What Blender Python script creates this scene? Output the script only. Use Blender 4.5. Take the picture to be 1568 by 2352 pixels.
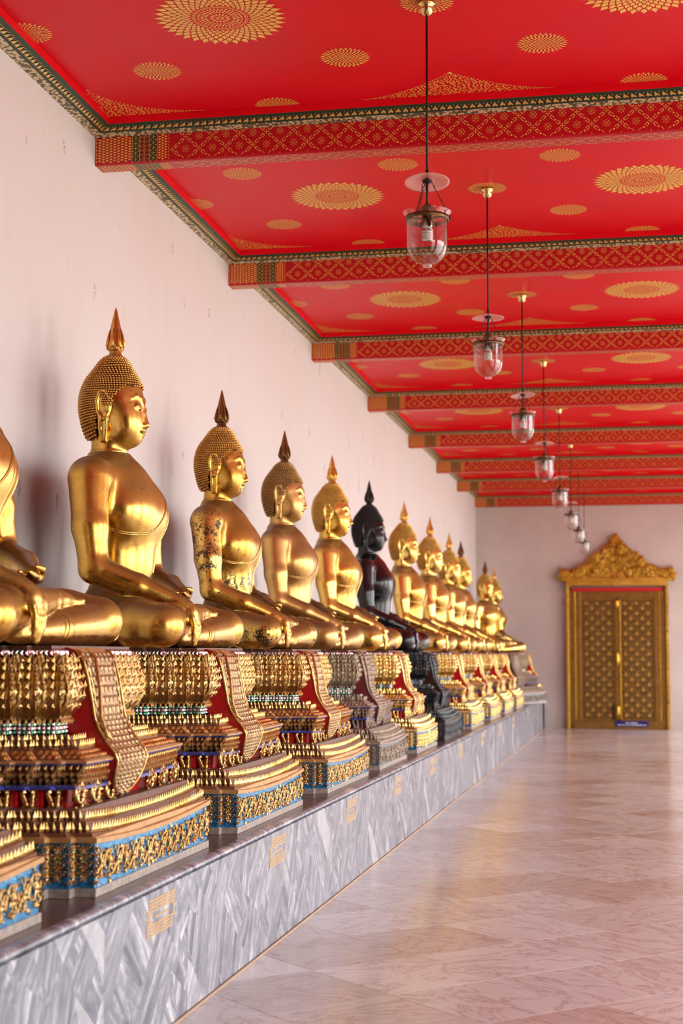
import bpy, bmesh, math, random
import numpy as np
from mathutils import Vector, Matrix

# ------------------------------------------------------------------ scene, camera, light
scene = bpy.context.scene
for o in list(bpy.data.objects):
    bpy.data.objects.remove(o, do_unlink=True)
COL = scene.collection

IMG_W, IMG_H = 1568, 2352
FOCAL_PX = 3533.0
CAM_Z = 1.55
YAW, PITCH, ROLL = math.radians(10.903), math.radians(5.2596), math.radians(0.145)

cam_data = bpy.data.cameras.new('camera')
cam = bpy.data.objects.new('camera', cam_data)
COL.objects.link(cam)
_f = Vector((-math.sin(YAW) * math.cos(PITCH), math.cos(YAW) * math.cos(PITCH), math.sin(PITCH)))
_r = Vector((math.cos(YAW), math.sin(YAW), 0))
_u = _r.cross(_f)
_r2 = _r * math.cos(ROLL) + _u * math.sin(ROLL)
_u2 = -_r * math.sin(ROLL) + _u * math.cos(ROLL)
cam.matrix_world = Matrix(((_r2.x, _u2.x, -_f.x, 0), (_r2.y, _u2.y, -_f.y, 0), (_r2.z, _u2.z, -_f.z, CAM_Z), (0, 0, 0, 1)))
cam_data.sensor_fit = 'VERTICAL'
cam_data.sensor_height = 36.0
cam_data.lens = FOCAL_PX / IMG_H * 36.0
cam_data.clip_end = 300
cam_data.dof.use_dof = True
cam_data.dof.focus_distance = 8.9
cam_data.dof.aperture_fstop = 2.6
scene.camera = cam

world = bpy.data.worlds.new('sky')
scene.world = world
world.use_nodes = True
_nt = world.node_tree
_nt.nodes.clear()
_out = _nt.nodes.new('ShaderNodeOutputWorld')
_bg = _nt.nodes.new('ShaderNodeBackground')
_bg.inputs['Color'].default_value = (0.96, 0.98, 1.0, 1)
_bg.inputs['Strength'].default_value = 4.0
_nt.links.new(_bg.outputs[0], _out.inputs['Surface'])

sun_data = bpy.data.lights.new('sun', 'SUN')
sun_data.energy = 1.0
sun_data.angle = math.radians(2.0)
sun_data.color = (1.0, 0.93, 0.82)
sun = bpy.data.objects.new('sun', sun_data)
COL.objects.link(sun)
sun.rotation_euler = (math.radians(-18), math.radians(22), 0)

scene.view_settings.view_transform = 'Standard'
scene.view_settings.look = 'None'
scene.view_settings.gamma = 1.0
scene.view_settings.use_curve_mapping = False
scene.view_settings.exposure = 0.68
scene.cycles.use_denoising = True
scene.cycles.max_bounces = 8
scene.cycles.diffuse_bounces = 4
scene.cycles.glossy_bounces = 4
scene.cycles.transmission_bounces = 8
scene.cycles.transparent_max_bounces = 12
scene.cycles.caustics_reflective = False
scene.cycles.caustics_refractive = False
scene.cycles.sample_clamp_indirect = 6.0

# ------------------------------------------------------------------ materials
class NT:
    def __init__(self, name):
        self.m = bpy.data.materials.new(name)
        self.m.use_nodes = True
        self.t = self.m.node_tree
        self.b = self.t.nodes['Principled BSDF']
    def n(self, kind, **kw):
        nd = self.t.nodes.new(kind)
        for k, v in kw.items():
            if k.startswith('i_'):
                nd.inputs[k[2:].replace('_', ' ')].default_value = v
            else:
                setattr(nd, k, v)
        return nd
    def l(self, a, b):
        self.t.links.new(a, b)
    def ramp(self, fac, stops):
        r = self.n('ShaderNodeValToRGB')
        e = r.color_ramp.elements
        while len(e) < len(stops):
            e.new(0.5)
        for i, (p, c) in enumerate(stops):
            e[i].position = p
            e[i].color = (c[0], c[1], c[2], 1) if not isinstance(c, (int, float)) else (c, c, c, 1)
        self.l(fac, r.inputs[0])
        return r.outputs[0]
    def coords(self, scale=(1, 1, 1), rot=(0, 0, 0), src='Object', offset=None):
        tc = self.n('ShaderNodeTexCoord')
        mp = self.n('ShaderNodeMapping')
        mp.inputs['Scale'].default_value = scale
        mp.inputs['Rotation'].default_value = rot
        self.l(tc.outputs[src], mp.inputs['Vector'])
        if offset is not None:
            self.l(offset, mp.inputs['Location'])
        return mp.outputs[0]
    def noise(self, vec, scale, detail=4, rough=0.55, dist=0.0):
        nd = self.n('ShaderNodeTexNoise')
        nd.inputs['Scale'].default_value = scale
        nd.inputs['Detail'].default_value = detail
        nd.inputs['Roughness'].default_value = rough
        nd.inputs['Distortion'].default_value = dist
        self.l(vec, nd.inputs['Vector'])
        return nd.outputs['Fac']
    def mix(self, fac, a, b, mode='MIX'):
        nd = self.n('ShaderNodeMix', data_type='RGBA', blend_type=mode)
        for s, v in ((nd.inputs[0], fac), (nd.inputs[6], a), (nd.inputs[7], b)):
            if hasattr(v, 'is_linked'):
                self.l(v, s)
            elif isinstance(v, (int, float)):
                s.default_value = v
            else:
                s.default_value = (v[0], v[1], v[2], 1)
        return nd.outputs[2]
    def math(self, op, a, b=None):
        nd = self.n('ShaderNodeMath', operation=op)
        for s, v in ((nd.inputs[0], a), (nd.inputs[1], b)):
            if v is None:
                continue
            if hasattr(v, 'is_linked'):
                self.l(v, s)
            else:
                s.default_value = v
        return nd.outputs[0]
    def set(self, key, v):
        s = self.b.inputs[key]
        if hasattr(v, 'is_linked'):
            self.l(v, s)
        elif isinstance(v, (tuple, list)):
            s.default_value = (v[0], v[1], v[2], 1)
        else:
            s.default_value = v
    def bump(self, h, strength=0.3, dist=0.01):
        nd = self.n('ShaderNodeBump')
        nd.inputs['Strength'].default_value = strength
        nd.inputs['Distance'].default_value = dist
        self.l(h, nd.inputs['Height'])
        self.l(nd.outputs[0], self.b.inputs['Normal'])
    def randvec(self, amount):
        oi = self.n('ShaderNodeObjectInfo')
        c = self.n('ShaderNodeCombineXYZ')
        a = self.math('MULTIPLY', oi.outputs['Random'], amount)
        b = self.math('MULTIPLY', oi.outputs['Random'], amount * 1.7)
        self.l(a, c.inputs[0]); self.l(b, c.inputs[1]); self.l(a, c.inputs[2])
        return c.outputs[0], oi.outputs['Random']

def gold_mat(name, c1=(0.66, 0.37, 0.065), c2=(0.82, 0.53, 0.135), dark=(0.045, 0.026, 0.012), wear=0.62, patch=0.75, rough=(0.20, 0.34), scale=1.0, metal=1.0, dust=0.86):
    t = NT(name)
    off, rnd = t.randvec(9.0)
    v = t.coords(offset=off)
    big = t.noise(v, 2.2 * scale, 3)
    mid = t.noise(v, 14 * scale, 6, 0.7)
    fine = t.noise(v, 70 * scale, 4, 0.7)
    base = t.mix(t.ramp(big, [(0.35, 0.0), (0.65, 1.0)]), c1, c2)
    m1 = t.ramp(big, [(patch - 0.16, 0.0), (patch, 1.0)])
    # dusty brown on upward faces, darkened to put shading into the colour
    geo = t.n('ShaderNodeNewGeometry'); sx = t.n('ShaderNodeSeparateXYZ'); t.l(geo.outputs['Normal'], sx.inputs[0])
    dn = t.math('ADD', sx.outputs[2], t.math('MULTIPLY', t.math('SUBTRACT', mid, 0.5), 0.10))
    dust_shade_f = t.math('MULTIPLY', t.ramp(dn, [(0.12, 0.0), (0.72, 1.0)]), dust)
    thr = t.math('ADD', t.math('MULTIPLY', mid, 0.55), t.math('MULTIPLY', fine, 0.45))
    thr = t.math('ADD', thr, t.math('MULTIPLY', m1, 0.10))
    spots = t.ramp(thr, [(wear, 0.0), (wear + 0.035, 1.0)])
    t.set('Base Color', t.mix(dust_shade_f, t.mix(spots, base, dark), (0.105, 0.044, 0.015)))
    t.set('Metallic', t.mix(dust_shade_f, t.mix(spots, (metal, metal, metal), (0.25, 0.25, 0.25)), (0.0, 0.0, 0.0)))
    r = t.n('ShaderNodeMapRange')
    t.l(mid, r.inputs[0]); r.inputs[1].default_value = 0.3; r.inputs[2].default_value = 0.7
    r.inputs[3].default_value = rough[0]; r.inputs[4].default_value = rough[1]
    t.set('Roughness', t.mix(dust_shade_f, r.outputs[0], (0.42, 0.42, 0.42)))
    t.bump(mid, 0.05, 0.01)
    return t.m

def plain_mat(name, col, rough=0.5, metal=0.0, var=0.0, scale=20, spec=0.5, coat=0.0):
    t = NT(name)
    if var:
        v = t.coords()
        n = t.noise(v, scale, 5, 0.6)
        lo = tuple(max(0, c * (1 - var)) for c in col)
        hi = tuple(min(1, c * (1 + var)) for c in col)
        t.set('Base Color', t.mix(t.ramp(n, [(0.3, 0.0), (0.7, 1.0)]), lo, hi))
    else:
        t.set('Base Color', col)
    t.set('Roughness', rough)
    t.set('Metallic', metal)
    t.b.inputs['Specular IOR Level'].default_value = spec
    if coat:
        t.b.inputs['Coat Weight'].default_value = coat
        t.b.inputs['Coat Roughness'].default_value = 0.15
    return t.m

# ------------------------------------------------------------------ object helpers
def tag(o, label=None, cat=None, group=None, kind=None):
    if label: o['label'] = label
    if cat: o['category'] = cat
    if group: o['group'] = group
    if kind: o['kind'] = kind
    return o

def link(o, parent=None):
    COL.objects.link(o)
    if parent is not None:
        o.parent = parent
    return o

def empty(name, loc=(0, 0, 0), rz=0.0, scale=1.0):
    o = bpy.data.objects.new(name, None)
    o.empty_display_size = 0.1
    o.location = loc
    o.rotation_euler = (0, 0, rz)
    o.scale = (scale, scale, scale) if isinstance(scale, (int, float)) else scale
    return link(o)

def mesh_obj(name, me, parent=None, mats=None, loc=None):
    o = bpy.data.objects.new(name, me)
    link(o, parent)
    if loc is not None:
        o.location = loc
    if mats:
        set_mats(o, mats)
    return o

def set_mats(o, mats):
    """object-level material slots, so that copies may share a mesh"""
    while len(o.data.materials) < len(mats):
        o.data.materials.append(None)
    for i, m in enumerate(mats):
        o.material_slots[i].link = 'OBJECT'
        o.material_slots[i].material = m

class MB:
    """collects polygons, then builds one mesh"""
    def __init__(self):
        self.v, self.f, self.mi, self.sm = [], [], [], []
    def poly(self, pts, mi=0, smooth=False):
        n = len(self.v)
        self.v += [tuple(p) for p in pts]
        self.f.append(tuple(range(n, n + len(pts)))); self.mi.append(mi); self.sm.append(smooth)
    def add(self, verts, faces, mi=0, smooth=False):
        n = len(self.v)
        self.v += [tuple(p) for p in verts]
        for f in faces:
            self.f.append(tuple(n + i for i in f)); self.mi.append(mi); self.sm.append(smooth)
    def box(self, x0, x1, y0, y1, z0, z1, mi=0):
        v = [(x0, y0, z0), (x1, y0, z0), (x1, y1, z0), (x0, y1, z0), (x0, y0, z1), (x1, y0, z1), (x1, y1, z1), (x0, y1, z1)]
        self.add(v, [(0, 3, 2, 1), (4, 5, 6, 7), (0, 1, 5, 4), (1, 2, 6, 5), (2, 3, 7, 6), (3, 0, 4, 7)], mi)
    def bbox(self, x0, x1, y0, y1, z0, z1, b=0.004, mi=0):
        """box with bevelled edges"""
        bm = bmesh.new()
        bmesh.ops.create_cube(bm, size=1.0)
        for v in bm.verts:
            v.co = Vector(((x0 + x1) / 2 + v.co.x * (x1 - x0), (y0 + y1) / 2 + v.co.y * (y1 - y0), (z0 + z1) / 2 + v.co.z * (z1 - z0)))
        bmesh.ops.bevel(bm, geom=list(bm.edges), offset=b, segments=1, affect='EDGES')
        self.add([v.co for v in bm.verts], [[v.index for v in f.verts] for f in self._ix(bm)], mi)
        bm.free()
    def _ix(self, bm):
        bm.verts.index_update()
        return bm.faces
    def lathe(self, prof, c=(0, 0, 0), n=24, mi=0, smooth=True, flute=0.0, nf=0):
        vs, fs = [], []
        for (r, z) in prof:
            for k in range(n):
                a = 2 * math.pi * k / n
                rr = r * (1 + flute * math.cos(nf * a)) if nf else r
                vs.append((c[0] + rr * math.cos(a), c[1] + rr * math.sin(a), c[2] + z))
        for i in range(len(prof) - 1):
            for k in range(n):
                k2 = (k + 1) % n
                fs.append((i * n + k, i * n + k2, (i + 1) * n + k2, (i + 1) * n + k))
        self.add(vs, fs, mi, smooth)
    def tube(self, pts, r, n=6, mi=0, smooth=True, cap=True):
        pts = [Vector(p) for p in pts]
        rad = r if isinstance(r, (list, tuple)) else [r] * len(pts)
        vs, fs = [], []
        up = None
        for i, p in enumerate(pts):
            d = (pts[min(i + 1, len(pts) - 1)] - pts[max(i - 1, 0)])
            if d.length < 1e-9: d = Vector((0, 0, 1))
            d.normalize()
            if up is None:
                up = Vector((0, 0, 1)) if abs(d.z) < 0.9 else Vector((1, 0, 0))
            s = d.cross(up)
            if s.length < 1e-6: s = d.cross(Vector((0.3, 1, 0.2)))
            s.normalize(); up = s.cross(d).normalized()
            for k in range(n):
                a = 2 * math.pi * k / n
                vs.append(p + (s * math.cos(a) + up * math.sin(a)) * rad[i])
        for i in range(len(pts) - 1):
            for k in range(n):
                k2 = (k + 1) % n
                fs.append((i * n + k, i * n + k2, (i + 1) * n + k2, (i + 1) * n + k))
        if cap:
            fs.append(tuple(reversed(range(n)))); fs.append(tuple((len(pts) - 1) * n + k for k in range(n)))
        self.add(vs, fs, mi, smooth)
    def sphere(self, c, r, n=10, m=6, mi=0, sz=1.0):
        prof = [(max(1e-4, r * math.sin(math.pi * i / m)), -r * sz * math.cos(math.pi * i / m)) for i in range(m + 1)]
        self.lathe(prof, c, n, mi)
    def mesh(self, name):
        me = bpy.data.meshes.new(name)
        me.from_pydata(self.v, [], self.f)
        me.polygons.foreach_set('material_index', self.mi)
        me.polygons.foreach_set('use_smooth', self.sm)
        me.update()
        return me
    def build(self, name, mats, parent=None, loc=None):
        me = self.mesh(name)
        for _ in mats: me.materials.append(None)
        return mesh_obj(name, me, parent, mats, loc)
# ------------------------------------------------------------------ room dimensions (metres, floor at z = 0)
WALL_X, RIGHT_X = -3.40, 1.55
BACK_Y, FAR_Y = -5.0, 32.86
CEIL, BEAM_BOT, BEAM_FACE_TOP, BEAM_T = 4.95, 4.682, 4.865, 0.155
BEAMS = [5.90, 9.207, 12.505, 15.934, 19.427, 23.034, 26.353, 29.446, 32.70]
LAMP_X = -1.04
LAMP_Y = [7.72, 11.01, 14.43, 17.80, 21.35, 25.0, 28.2, 31.2]
PLAT_X, PLAT_Z = -1.93, 0.621
rng = random.Random(7)

# ---- materials of the shell
def wall_mat():
    t = NT('plaster')
    v = t.coords()
    big = t.noise(v, 0.55, 4, 0.6)
    mid = t.noise(v, 3.2, 5, 0.6)
    streak = t.noise(t.coords(scale=(1, 5, 0.7)), 1.3, 5, 0.65)
    base = t.mix(t.ramp(big, [(0.35, 0.0), (0.65, 1.0)]), (0.735, 0.71, 0.675), (0.74, 0.725, 0.70))
    base = t.mix(t.ramp(streak, [(0.50, 0.0), (0.80, 0.35)]), base, (0.68, 0.59, 0.545))
    base = t.mix(t.ramp(mid, [(0.55, 0.0), (0.85, 0.25)]), base, (0.78, 0.77, 0.73))
    sp = t.noise(t.coords(scale=(1, 1, 0.45)), 5.5, 3, 0.4)
    sp2 = t.noise(v, 60, 4, 0.7)
    chips = t.math('MULTIPLY', t.ramp(sp, [(0.715, 0.0), (0.735, 1.0)]), t.ramp(sp2, [(0.48, 0.0), (0.56, 1.0)]))
    base = t.mix(chips, base, (0.33, 0.25, 0.22))
    t.set('Base Color', base)
    t.set('Roughness', 0.75)
    t.b.inputs['Specular IOR Level'].default_value = 0.3
    t.bump(t.math('ADD', mid, t.math('MULTIPLY', sp2, 0.25)), 0.12, 0.02)
    return t.m

def red_mat():
    t = NT('red_lacquer_ceiling')
    v = t.coords()
    n = t.noise(v, 1.4, 5, 0.6)
    n2 = t.noise(t.coords(scale=(1, 0.25, 1)), 5.0, 4, 0.6)
    c = t.mix(t.ramp(n, [(0.35, 0.0), (0.7, 1.0)]), (0.70, 0.0035, 0.012), (0.78, 0.007, 0.016))
    c = t.mix(t.ramp(n2, [(0.62, 0.0), (0.78, 0.35)]), c, (0.80, 0.024, 0.026))
    t.set('Base Color', c)
    t.set('Roughness', t.ramp(n, [(0.3, 0.30), (0.7, 0.42)]))
    t.b.inputs['Specular IOR Level'].default_value = 0.12
    return t.m

def floor_mat():
    t = NT('pink_marble_tile')
    off, rnd = t.randvec(37.0)
    v = t.coords(scale=(1.0, 0.42, 1.0), offset=off)
    warp = t.noise(v, 1.6, 5, 0.6, 0.6)
    vein = t.noise(v, 3.4, 7, 0.62, 1.6)
    fine = t.noise(v, 9.0, 6, 0.65, 1.2)
    base = t.mix(t.ramp(warp, [(0.30, 0.0), (0.70, 1.0)]), (0.48, 0.44, 0.42), (0.63, 0.635, 0.635))
    tone = t.ramp(rnd, [(0.0, (0.34, 0.255, 0.22)), (0.25, (0.49, 0.425, 0.39)), (0.6, (0.58, 0.585, 0.59)), (1.0, (0.75, 0.775, 0.78))])
    base = t.mix(0.50, base, tone)
    d = t.math('ABSOLUTE', t.math('SUBTRACT', vein, 0.5))
    base = t.mix(t.ramp(d, [(0.0, 0.55), (0.016, 0.20), (0.045, 0.0)]), base, (0.27, 0.145, 0.115))
    d2 = t.math('ABSOLUTE', t.math('SUBTRACT', fine, 0.52))
    base = t.mix(t.ramp(d2, [(0.0, 0.35), (0.03, 0.0)]), base, (0.78, 0.70, 0.66))
    t.set('Base Color', base)
    t.set('Roughness', t.ramp(fine, [(0.3, 0.13), (0.7, 0.22)]))
    t.b.inputs['Specular IOR Level'].default_value = 0.6
    return t.m

def grey_marble(name):
    """slanting shards of streaked grey marble"""
    t = NT(name)
    off, rnd = t.randvec(53.0)
    tc = t.n('ShaderNodeTexCoord')
    def layer(ang, sc):
        m1 = t.n('ShaderNodeMapping'); m1.inputs['Rotation'].default_value = (ang, 0, 0)
        t.l(tc.outputs['Object'], m1.inputs['Vector']); t.l(off, m1.inputs['Location'])
        m2 = t.n('ShaderNodeMapping'); m2.inputs['Scale'].default_value = sc
        t.l(m1.outputs[0], m2.inputs['Vector'])
        return m2.outputs[0]
    stops = [(0.34, (0.075, 0.09, 0.115)), (0.43, (0.155, 0.175, 0.215)), (0.51, (0.26, 0.285, 0.33)), (0.57, (0.43, 0.455, 0.50)), (0.65, (0.78, 0.80, 0.82))]
    def streak(ang):
        v = layer(ang, (1, 5.5, 0.40))
        a = t.noise(v, 2.0, 8, 0.66, 1.1)
        b = t.noise(layer(ang, (1, 2.6, 0.9)), 7.5, 6, 0.68, 1.2)
        return t.ramp(t.math('ADD', t.math('MULTIPLY', a, 0.64), t.math('MULTIPLY', b, 0.36)), stops)
    def shard(ang, sc):
        n = t.n('ShaderNodeTexVoronoi'); n.inputs['Scale'].default_value = 1.0
        t.l(layer(ang, sc), n.inputs['Vector'])
        s_ = t.n('ShaderNodeSeparateColor'); t.l(n.outputs['Color'], s_.inputs[0])
        return s_.outputs
    k1 = shard(0.75, (1, 6.5, 1.3)); k2 = shard(-0.85, (1, 7.0, 1.2))
    c = t.mix(t.ramp(k1[0], [(0.48, 0.0), (0.50, 1.0)]), streak(0.85), streak(-0.80))
    c = t.mix(t.ramp(k2[1], [(0.60, 0.0), (0.62, 1.0)]), c, streak(0.35))
    c = t.mix(t.ramp(k2[0], [(0.90, 0.0), (0.91, 0.40)]), c, (0.80, 0.81, 0.82))
    c = t.mix(t.ramp(k1[2], [(0.10, 0.5), (0.11, 0.0)]), c, (0.24, 0.26, 0.30))
    t.set('Base Color', c)
    t.set('Roughness', 0.25)
    return t.m

def stone_top_mat():
    t = NT('brown_polished_stone')
    v = t.coords(scale=(4, 0.8, 1))
    n = t.noise(v, 5, 7, 0.7, 1.0)
    t.set('Base Color', t.ramp(n, [(0.3, (0.055, 0.035, 0.028)), (0.5, (0.13, 0.085, 0.065)), (0.7, (0.24, 0.175, 0.14))]))
    t.set('Roughness', 0.25)
    return t.m

M_WALL = wall_mat()
M_FARWALL = plain_mat('far_plaster', (0.62, 0.545, 0.505), 0.8, 0, 0.07, 1.5, 0.3)
M_RED = red_mat()
M_DKRED = plain_mat('dark_red_paint', (0.52, 0.004, 0.012), 0.36)
M_MAROON = plain_mat('maroon_paint', (0.16, 0.004, 0.010), 0.4)
M_PAINTGOLD = plain_mat('gold_paint', (0.95, 0.52, 0.095), 0.4, 0.0, 0.12, 40)
M_CORNGOLD = plain_mat('cornice_gold', (0.88, 0.56, 0.16), 0.32, 0.45, 0.12, 60)
M_GREEN = plain_mat('dark_green_paint', (0.008, 0.040, 0.018), 0.4)
M_FLOOR = floor_mat()
M_GROUT = plain_mat('grout', (0.30, 0.22, 0.19), 0.6)
M_GREYMARBLE = grey_marble('grey_veined_marble')
M_STONE = stone_top_mat()
M_COLUMN = plain_mat('white_plaster', (0.82, 0.79, 0.75), 0.7, 0, 0.05, 3)
M_YARD = plain_mat('courtyard_paving', (0.62, 0.57, 0.51), 0.8, 0, 0.1, 2)
def band_mat():
    t = NT('stencilled_band')
    v = t.coords()
    n = t.n('ShaderNodeTexVoronoi'); n.inputs['Scale'].default_value = 42; t.l(v, n.inputs['Vector'])
    n2 = t.noise(v, 55, 3, 0.6, 1.5)
    k = t.math('ADD', t.math('MULTIPLY', n.outputs['Distance'], 0.9), t.math('MULTIPLY', n2, 0.5))
    t.set('Base Color', t.ramp(k, [(0.66, (0.70, 0.54, 0.31)), (0.76, (0.13, 0.10, 0.05))]))
    t.set('Roughness', 0.5)
    return t.m
M_BAND = band_mat()

# ---- shell
def slab(name, x0, x1, y0, y1, z0, z1, m, label=None, parent=None, kind='structure'):
    b = MB(); b.box(x0, x1, y0, y1, z0, z1)
    o = b.build(name, [m], parent)
    if parent is None:
        tag(o, label, None, None, kind)
    return o

slab('wall_left', WALL_X - 0.3, WALL_X, BACK_Y, FAR_Y + 0.3, -0.2, 5.4, M_WALL, 'pale pink plaster wall running behind the row of statues')
slab('wall_far', WALL_X, RIGHT_X + 0.6, FAR_Y, FAR_Y + 0.3, -0.2, 5.4, M_FARWALL, 'beige plaster end wall with the gilded doorway')
slab('wall_back', WALL_X, RIGHT_X + 0.6, BACK_Y - 0.3, BACK_Y, -0.2, 5.4, M_FARWALL, 'plaster wall closing the gallery behind the viewer')
# open colonnade on the right, out of the frame: daylight comes through it
_bw = slab('wall_near_blocker', RIGHT_X, RIGHT_X + 0.3, BACK_Y, 2.2, -0.2, 5.4, M_FARWALL, 'added plaster wall beside the viewer, out of view, blocking daylight')  # unseen wall added to cut daylight and darken reflections near the viewer
wr = empty('wall_right', (RIGHT_X, 0, 0)); tag(wr, 'white square columns of the open side of the gallery', None, None, 'structure')
_cm = MB()
_cm.bbox(0.0, 0.6, -0.33, 0.33, 0.0, 4.682, 0.03)
_cm.bbox(-0.04, 0.64, -0.38, 0.38, 0.0, 0.28, 0.02)
_cm.bbox(-0.03, 0.63, -0.36, 0.36, 4.45, 4.68, 0.02)
_cme = _cm.mesh('column'); _cme.materials.append(None)
for yb in [BEAMS[0] - 3.3] + BEAMS:
    mesh_obj('column', _cme, wr, [M_COLUMN], (0, yb + 0.08, 0))
_b = MB(); _b.box(0.0, 0.6, BACK_Y, FAR_Y, 4.682, 5.4); _b.build('lintel', [M_COLUMN], wr)
_b = MB(); _b.add([(0.6, BACK_Y, 4.9), (2.9, BACK_Y, 4.25), (2.9, FAR_Y, 4.25), (0.6, FAR_Y, 4.9), (0.6, BACK_Y, 5.0), (2.9, BACK_Y, 4.35), (2.9, FAR_Y, 4.35), (0.6, FAR_Y, 5.0)], [(0, 3, 2, 1), (4, 5, 6, 7), (0, 1, 5, 4), (1, 2, 6, 5), (2, 3, 7, 6), (3, 0, 4, 7)])
_b.build('added_eave', [M_DKRED], wr)  # unseen overhang added to limit light from the upper sky
slab('ground', RIGHT_X + 0.6, 60, -40, 80, -0.35, -0.15, M_YARD, 'paved courtyard outside the open side of the gallery')

# ---- floor: diagonal marble tiles on a grout bed
fl = empty('floor', (0, 0, 0)); tag(fl, 'polished pink marble floor of diagonal tiles', None, None, 'structure')
_b = MB(); _b.box(WALL_X, RIGHT_X + 0.6, BACK_Y, FAR_Y, -0.15, -0.004)
_b.build('grout_bed', [M_GROUT], fl)
TS = 0.66
_b = MB(); h_ = TS / 2 - 0.0012
_b.bbox(-h_, h_, -h_, h_, -0.02, 0.0, 0.0009)
_tme = _b.mesh('floor_tile'); _tme.materials.append(None)
_tiles = []
d_ = TS / math.sqrt(2)
for i in range(-8, 90):
    for j in range(-60, 60):
        x = (i - j) * d_ - 0.2; y = (i + j) * d_ + 0.1
        if -2.35 < x < 1.95 and 3.4 < y < FAR_Y + 0.2:
            dist = math.hypot(x, y)
            px = 1466 + 3474 * x / y
            if px < 1750: _tiles.append((y, x))
_tiles.sort()
for n, (y, x) in enumerate(_tiles[:300]):
    if y > FAR_Y + 0.15 or x > RIGHT_X + 0.1: continue
    o = mesh_obj('floor_tile', _tme, fl, [M_FLOOR], (x, y, 0))
    o.rotation_euler = (0, 0, math.pi / 4 + rng.choice((0, 1, 2, 3)) * math.pi / 2)
_b = MB()
for k, (x0, x1, y0, y1) in enumerate([(WALL_X, RIGHT_X + 0.6, BACK_Y, 3.5)]):
    _b.box(x0, x1, y0, y1, -0.02, -0.0015)
_b.build('near_paving', [M_FLOOR], fl)
if len(_tiles) > 300:
    _b = MB()
    c = TS / math.sqrt(2) - 0.002
    for y, x in _tiles[300:]:
        if y > FAR_Y + 0.1 or x > RIGHT_X + 0.1: continue
        _b.poly([(x - c, y, -0.0003), (x, y - c, -0.0003), (x + c, y, -0.0003), (x, y + c, -0.0003)])
    tag(_b.build('far_tiles', [M_FLOOR], fl), kind='stuff')

# ---- marble platform along the left wall
pf = empty('marble_platform', (WALL_X, 0, 0)); tag(pf, 'long low grey marble platform carrying the row of statues', 'platform')
PW = PLAT_X - WALL_X
_b = MB(); _b.box(0.024, PW - 0.03, BACK_Y + 0.03, FAR_Y - 0.024, 0.0, PLAT_Z - 0.022); _b.build('core', [M_GROUT], pf)
SL = 1.07
_b = MB(); _b.bbox(-0.012, 0.012, -SL / 2 + 0.0012, SL / 2 - 0.0012, 0.012, PLAT_Z - 0.030, 0.0012)
_sme = _b.mesh('facing_slab'); _sme.materials.append(None)
_b = MB()
_arc = [(PW - 0.03 + 0.022 * math.cos(a), PLAT_Z - 0.015 + 0.0155 * math.sin(a)) for a in [-math.pi / 2 + math.pi * k / 8 for k in range(9)]]
prof = [(PW - 0.05, PLAT_Z - 0.0305)] + _arc + [(PW - 0.05, PLAT_Z + 0.0005)]
for k in range(len(prof) - 1):
    (xa, za), (xb, zb) = prof[k], prof[k + 1]
    _b.poly([(xa, -SL / 2 + 0.001, za), (xa, SL / 2 - 0.001, za), (xb, SL / 2 - 0.001, zb), (xb, -SL / 2 + 0.001, zb)][::-1], 0, True)
_eme = _b.mesh('edge_moulding'); _eme.materials.append(None)
_b = MB(); _b.bbox(0.024, PW - 0.048, -SL / 2 + 0.0012, SL / 2 - 0.0012, PLAT_Z - 0.022, PLAT_Z, 0.001)
_pme = _b.mesh('top_slab'); _pme.materials.append(None)
y = -2.0
while y < FAR_Y:
    yy = min(y + SL / 2, FAR_Y - 0.024 - SL / 2)
    mesh_obj('facing_slab', _sme, pf, [M_GREYMARBLE], (PW - 0.018, yy, 0))
    mesh_obj('edge_moulding', _eme, pf, [M_GREYMARBLE], (0, yy, 0))
    mesh_obj('top_slab', _pme, pf, [M_STONE], (0, yy, 0))
    y += SL
_b = MB(); _b.box(PW - 0.006, PW + 0.004, -2.0, FAR_Y - 0.024, 0.0, 0.010); _b.build('base_joint', [plain_mat('tan_mortar', (0.50, 0.36, 0.25), 0.7)], pf)
# gilt inscriptions on the facing: a framed block of close written lines
M_INSC = plain_mat('gilt_lettering', (0.70, 0.46, 0.22), 0.45, 0.1)
def inscription(seed):
    r = random.Random(seed)
    b = MB()
    H, W = 0.150, 0.38
    x = 0.0012
    def q(y0, y1, z0, z1): b.poly([(x, y0, z0), (x, y1, z0), (x, y1, z1), (x, y0, z1)])
    n = 11
    for i in range(n):
        z = -H / 2 + H * (i + 0.5) / n
        mid = 3 <= i <= 6
        yl = -W / 2 + (0.03 if i > 7 else 0)
        yr = W / 2 - (0.03 if i < 3 else 0)
        y = yl
        while y < yr - 0.012:
            w = r.uniform(0.008, 0.022)
            if mid and -W * 0.36 < y < W * 0.40 and not (i == 3 or (i == 5 and abs(y) < 0.09)):
                y += 0.01; continue
            hh = H / n * r.uniform(0.30, 0.42)
            q(y, min(y + w, yr), z - hh, z + hh)
            if r.random() < 0.4: q(y + w * 0.3, y + w * 0.55, z + hh, z + H / n * 0.62)
            y += w + 0.0035
    return b
for k, y in enumerate([4.05, 6.165, 8.25, 10.428, 12.493, 14.644, 17.0, 19.4, 21.9, 24.2]):
    o = inscription(k).build('inscription', [M_INSC], pf, (PW - 0.005, y, 0.49))
    o['label'] = 'small gilt block of written lines on the marble facing'

# ---- ceiling with painted panels
ce = empty('ceiling', (0, 0, 0)); tag(ce, 'red painted ceiling with gold rosettes', None, None, 'structure')
_b = MB(); _b.box(WALL_X, RIGHT_X + 0.6, BACK_Y, FAR_Y, CEIL + 0.02, CEIL + 0.4); _b.build('roof_boards', [M_DKRED], ce)

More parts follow.
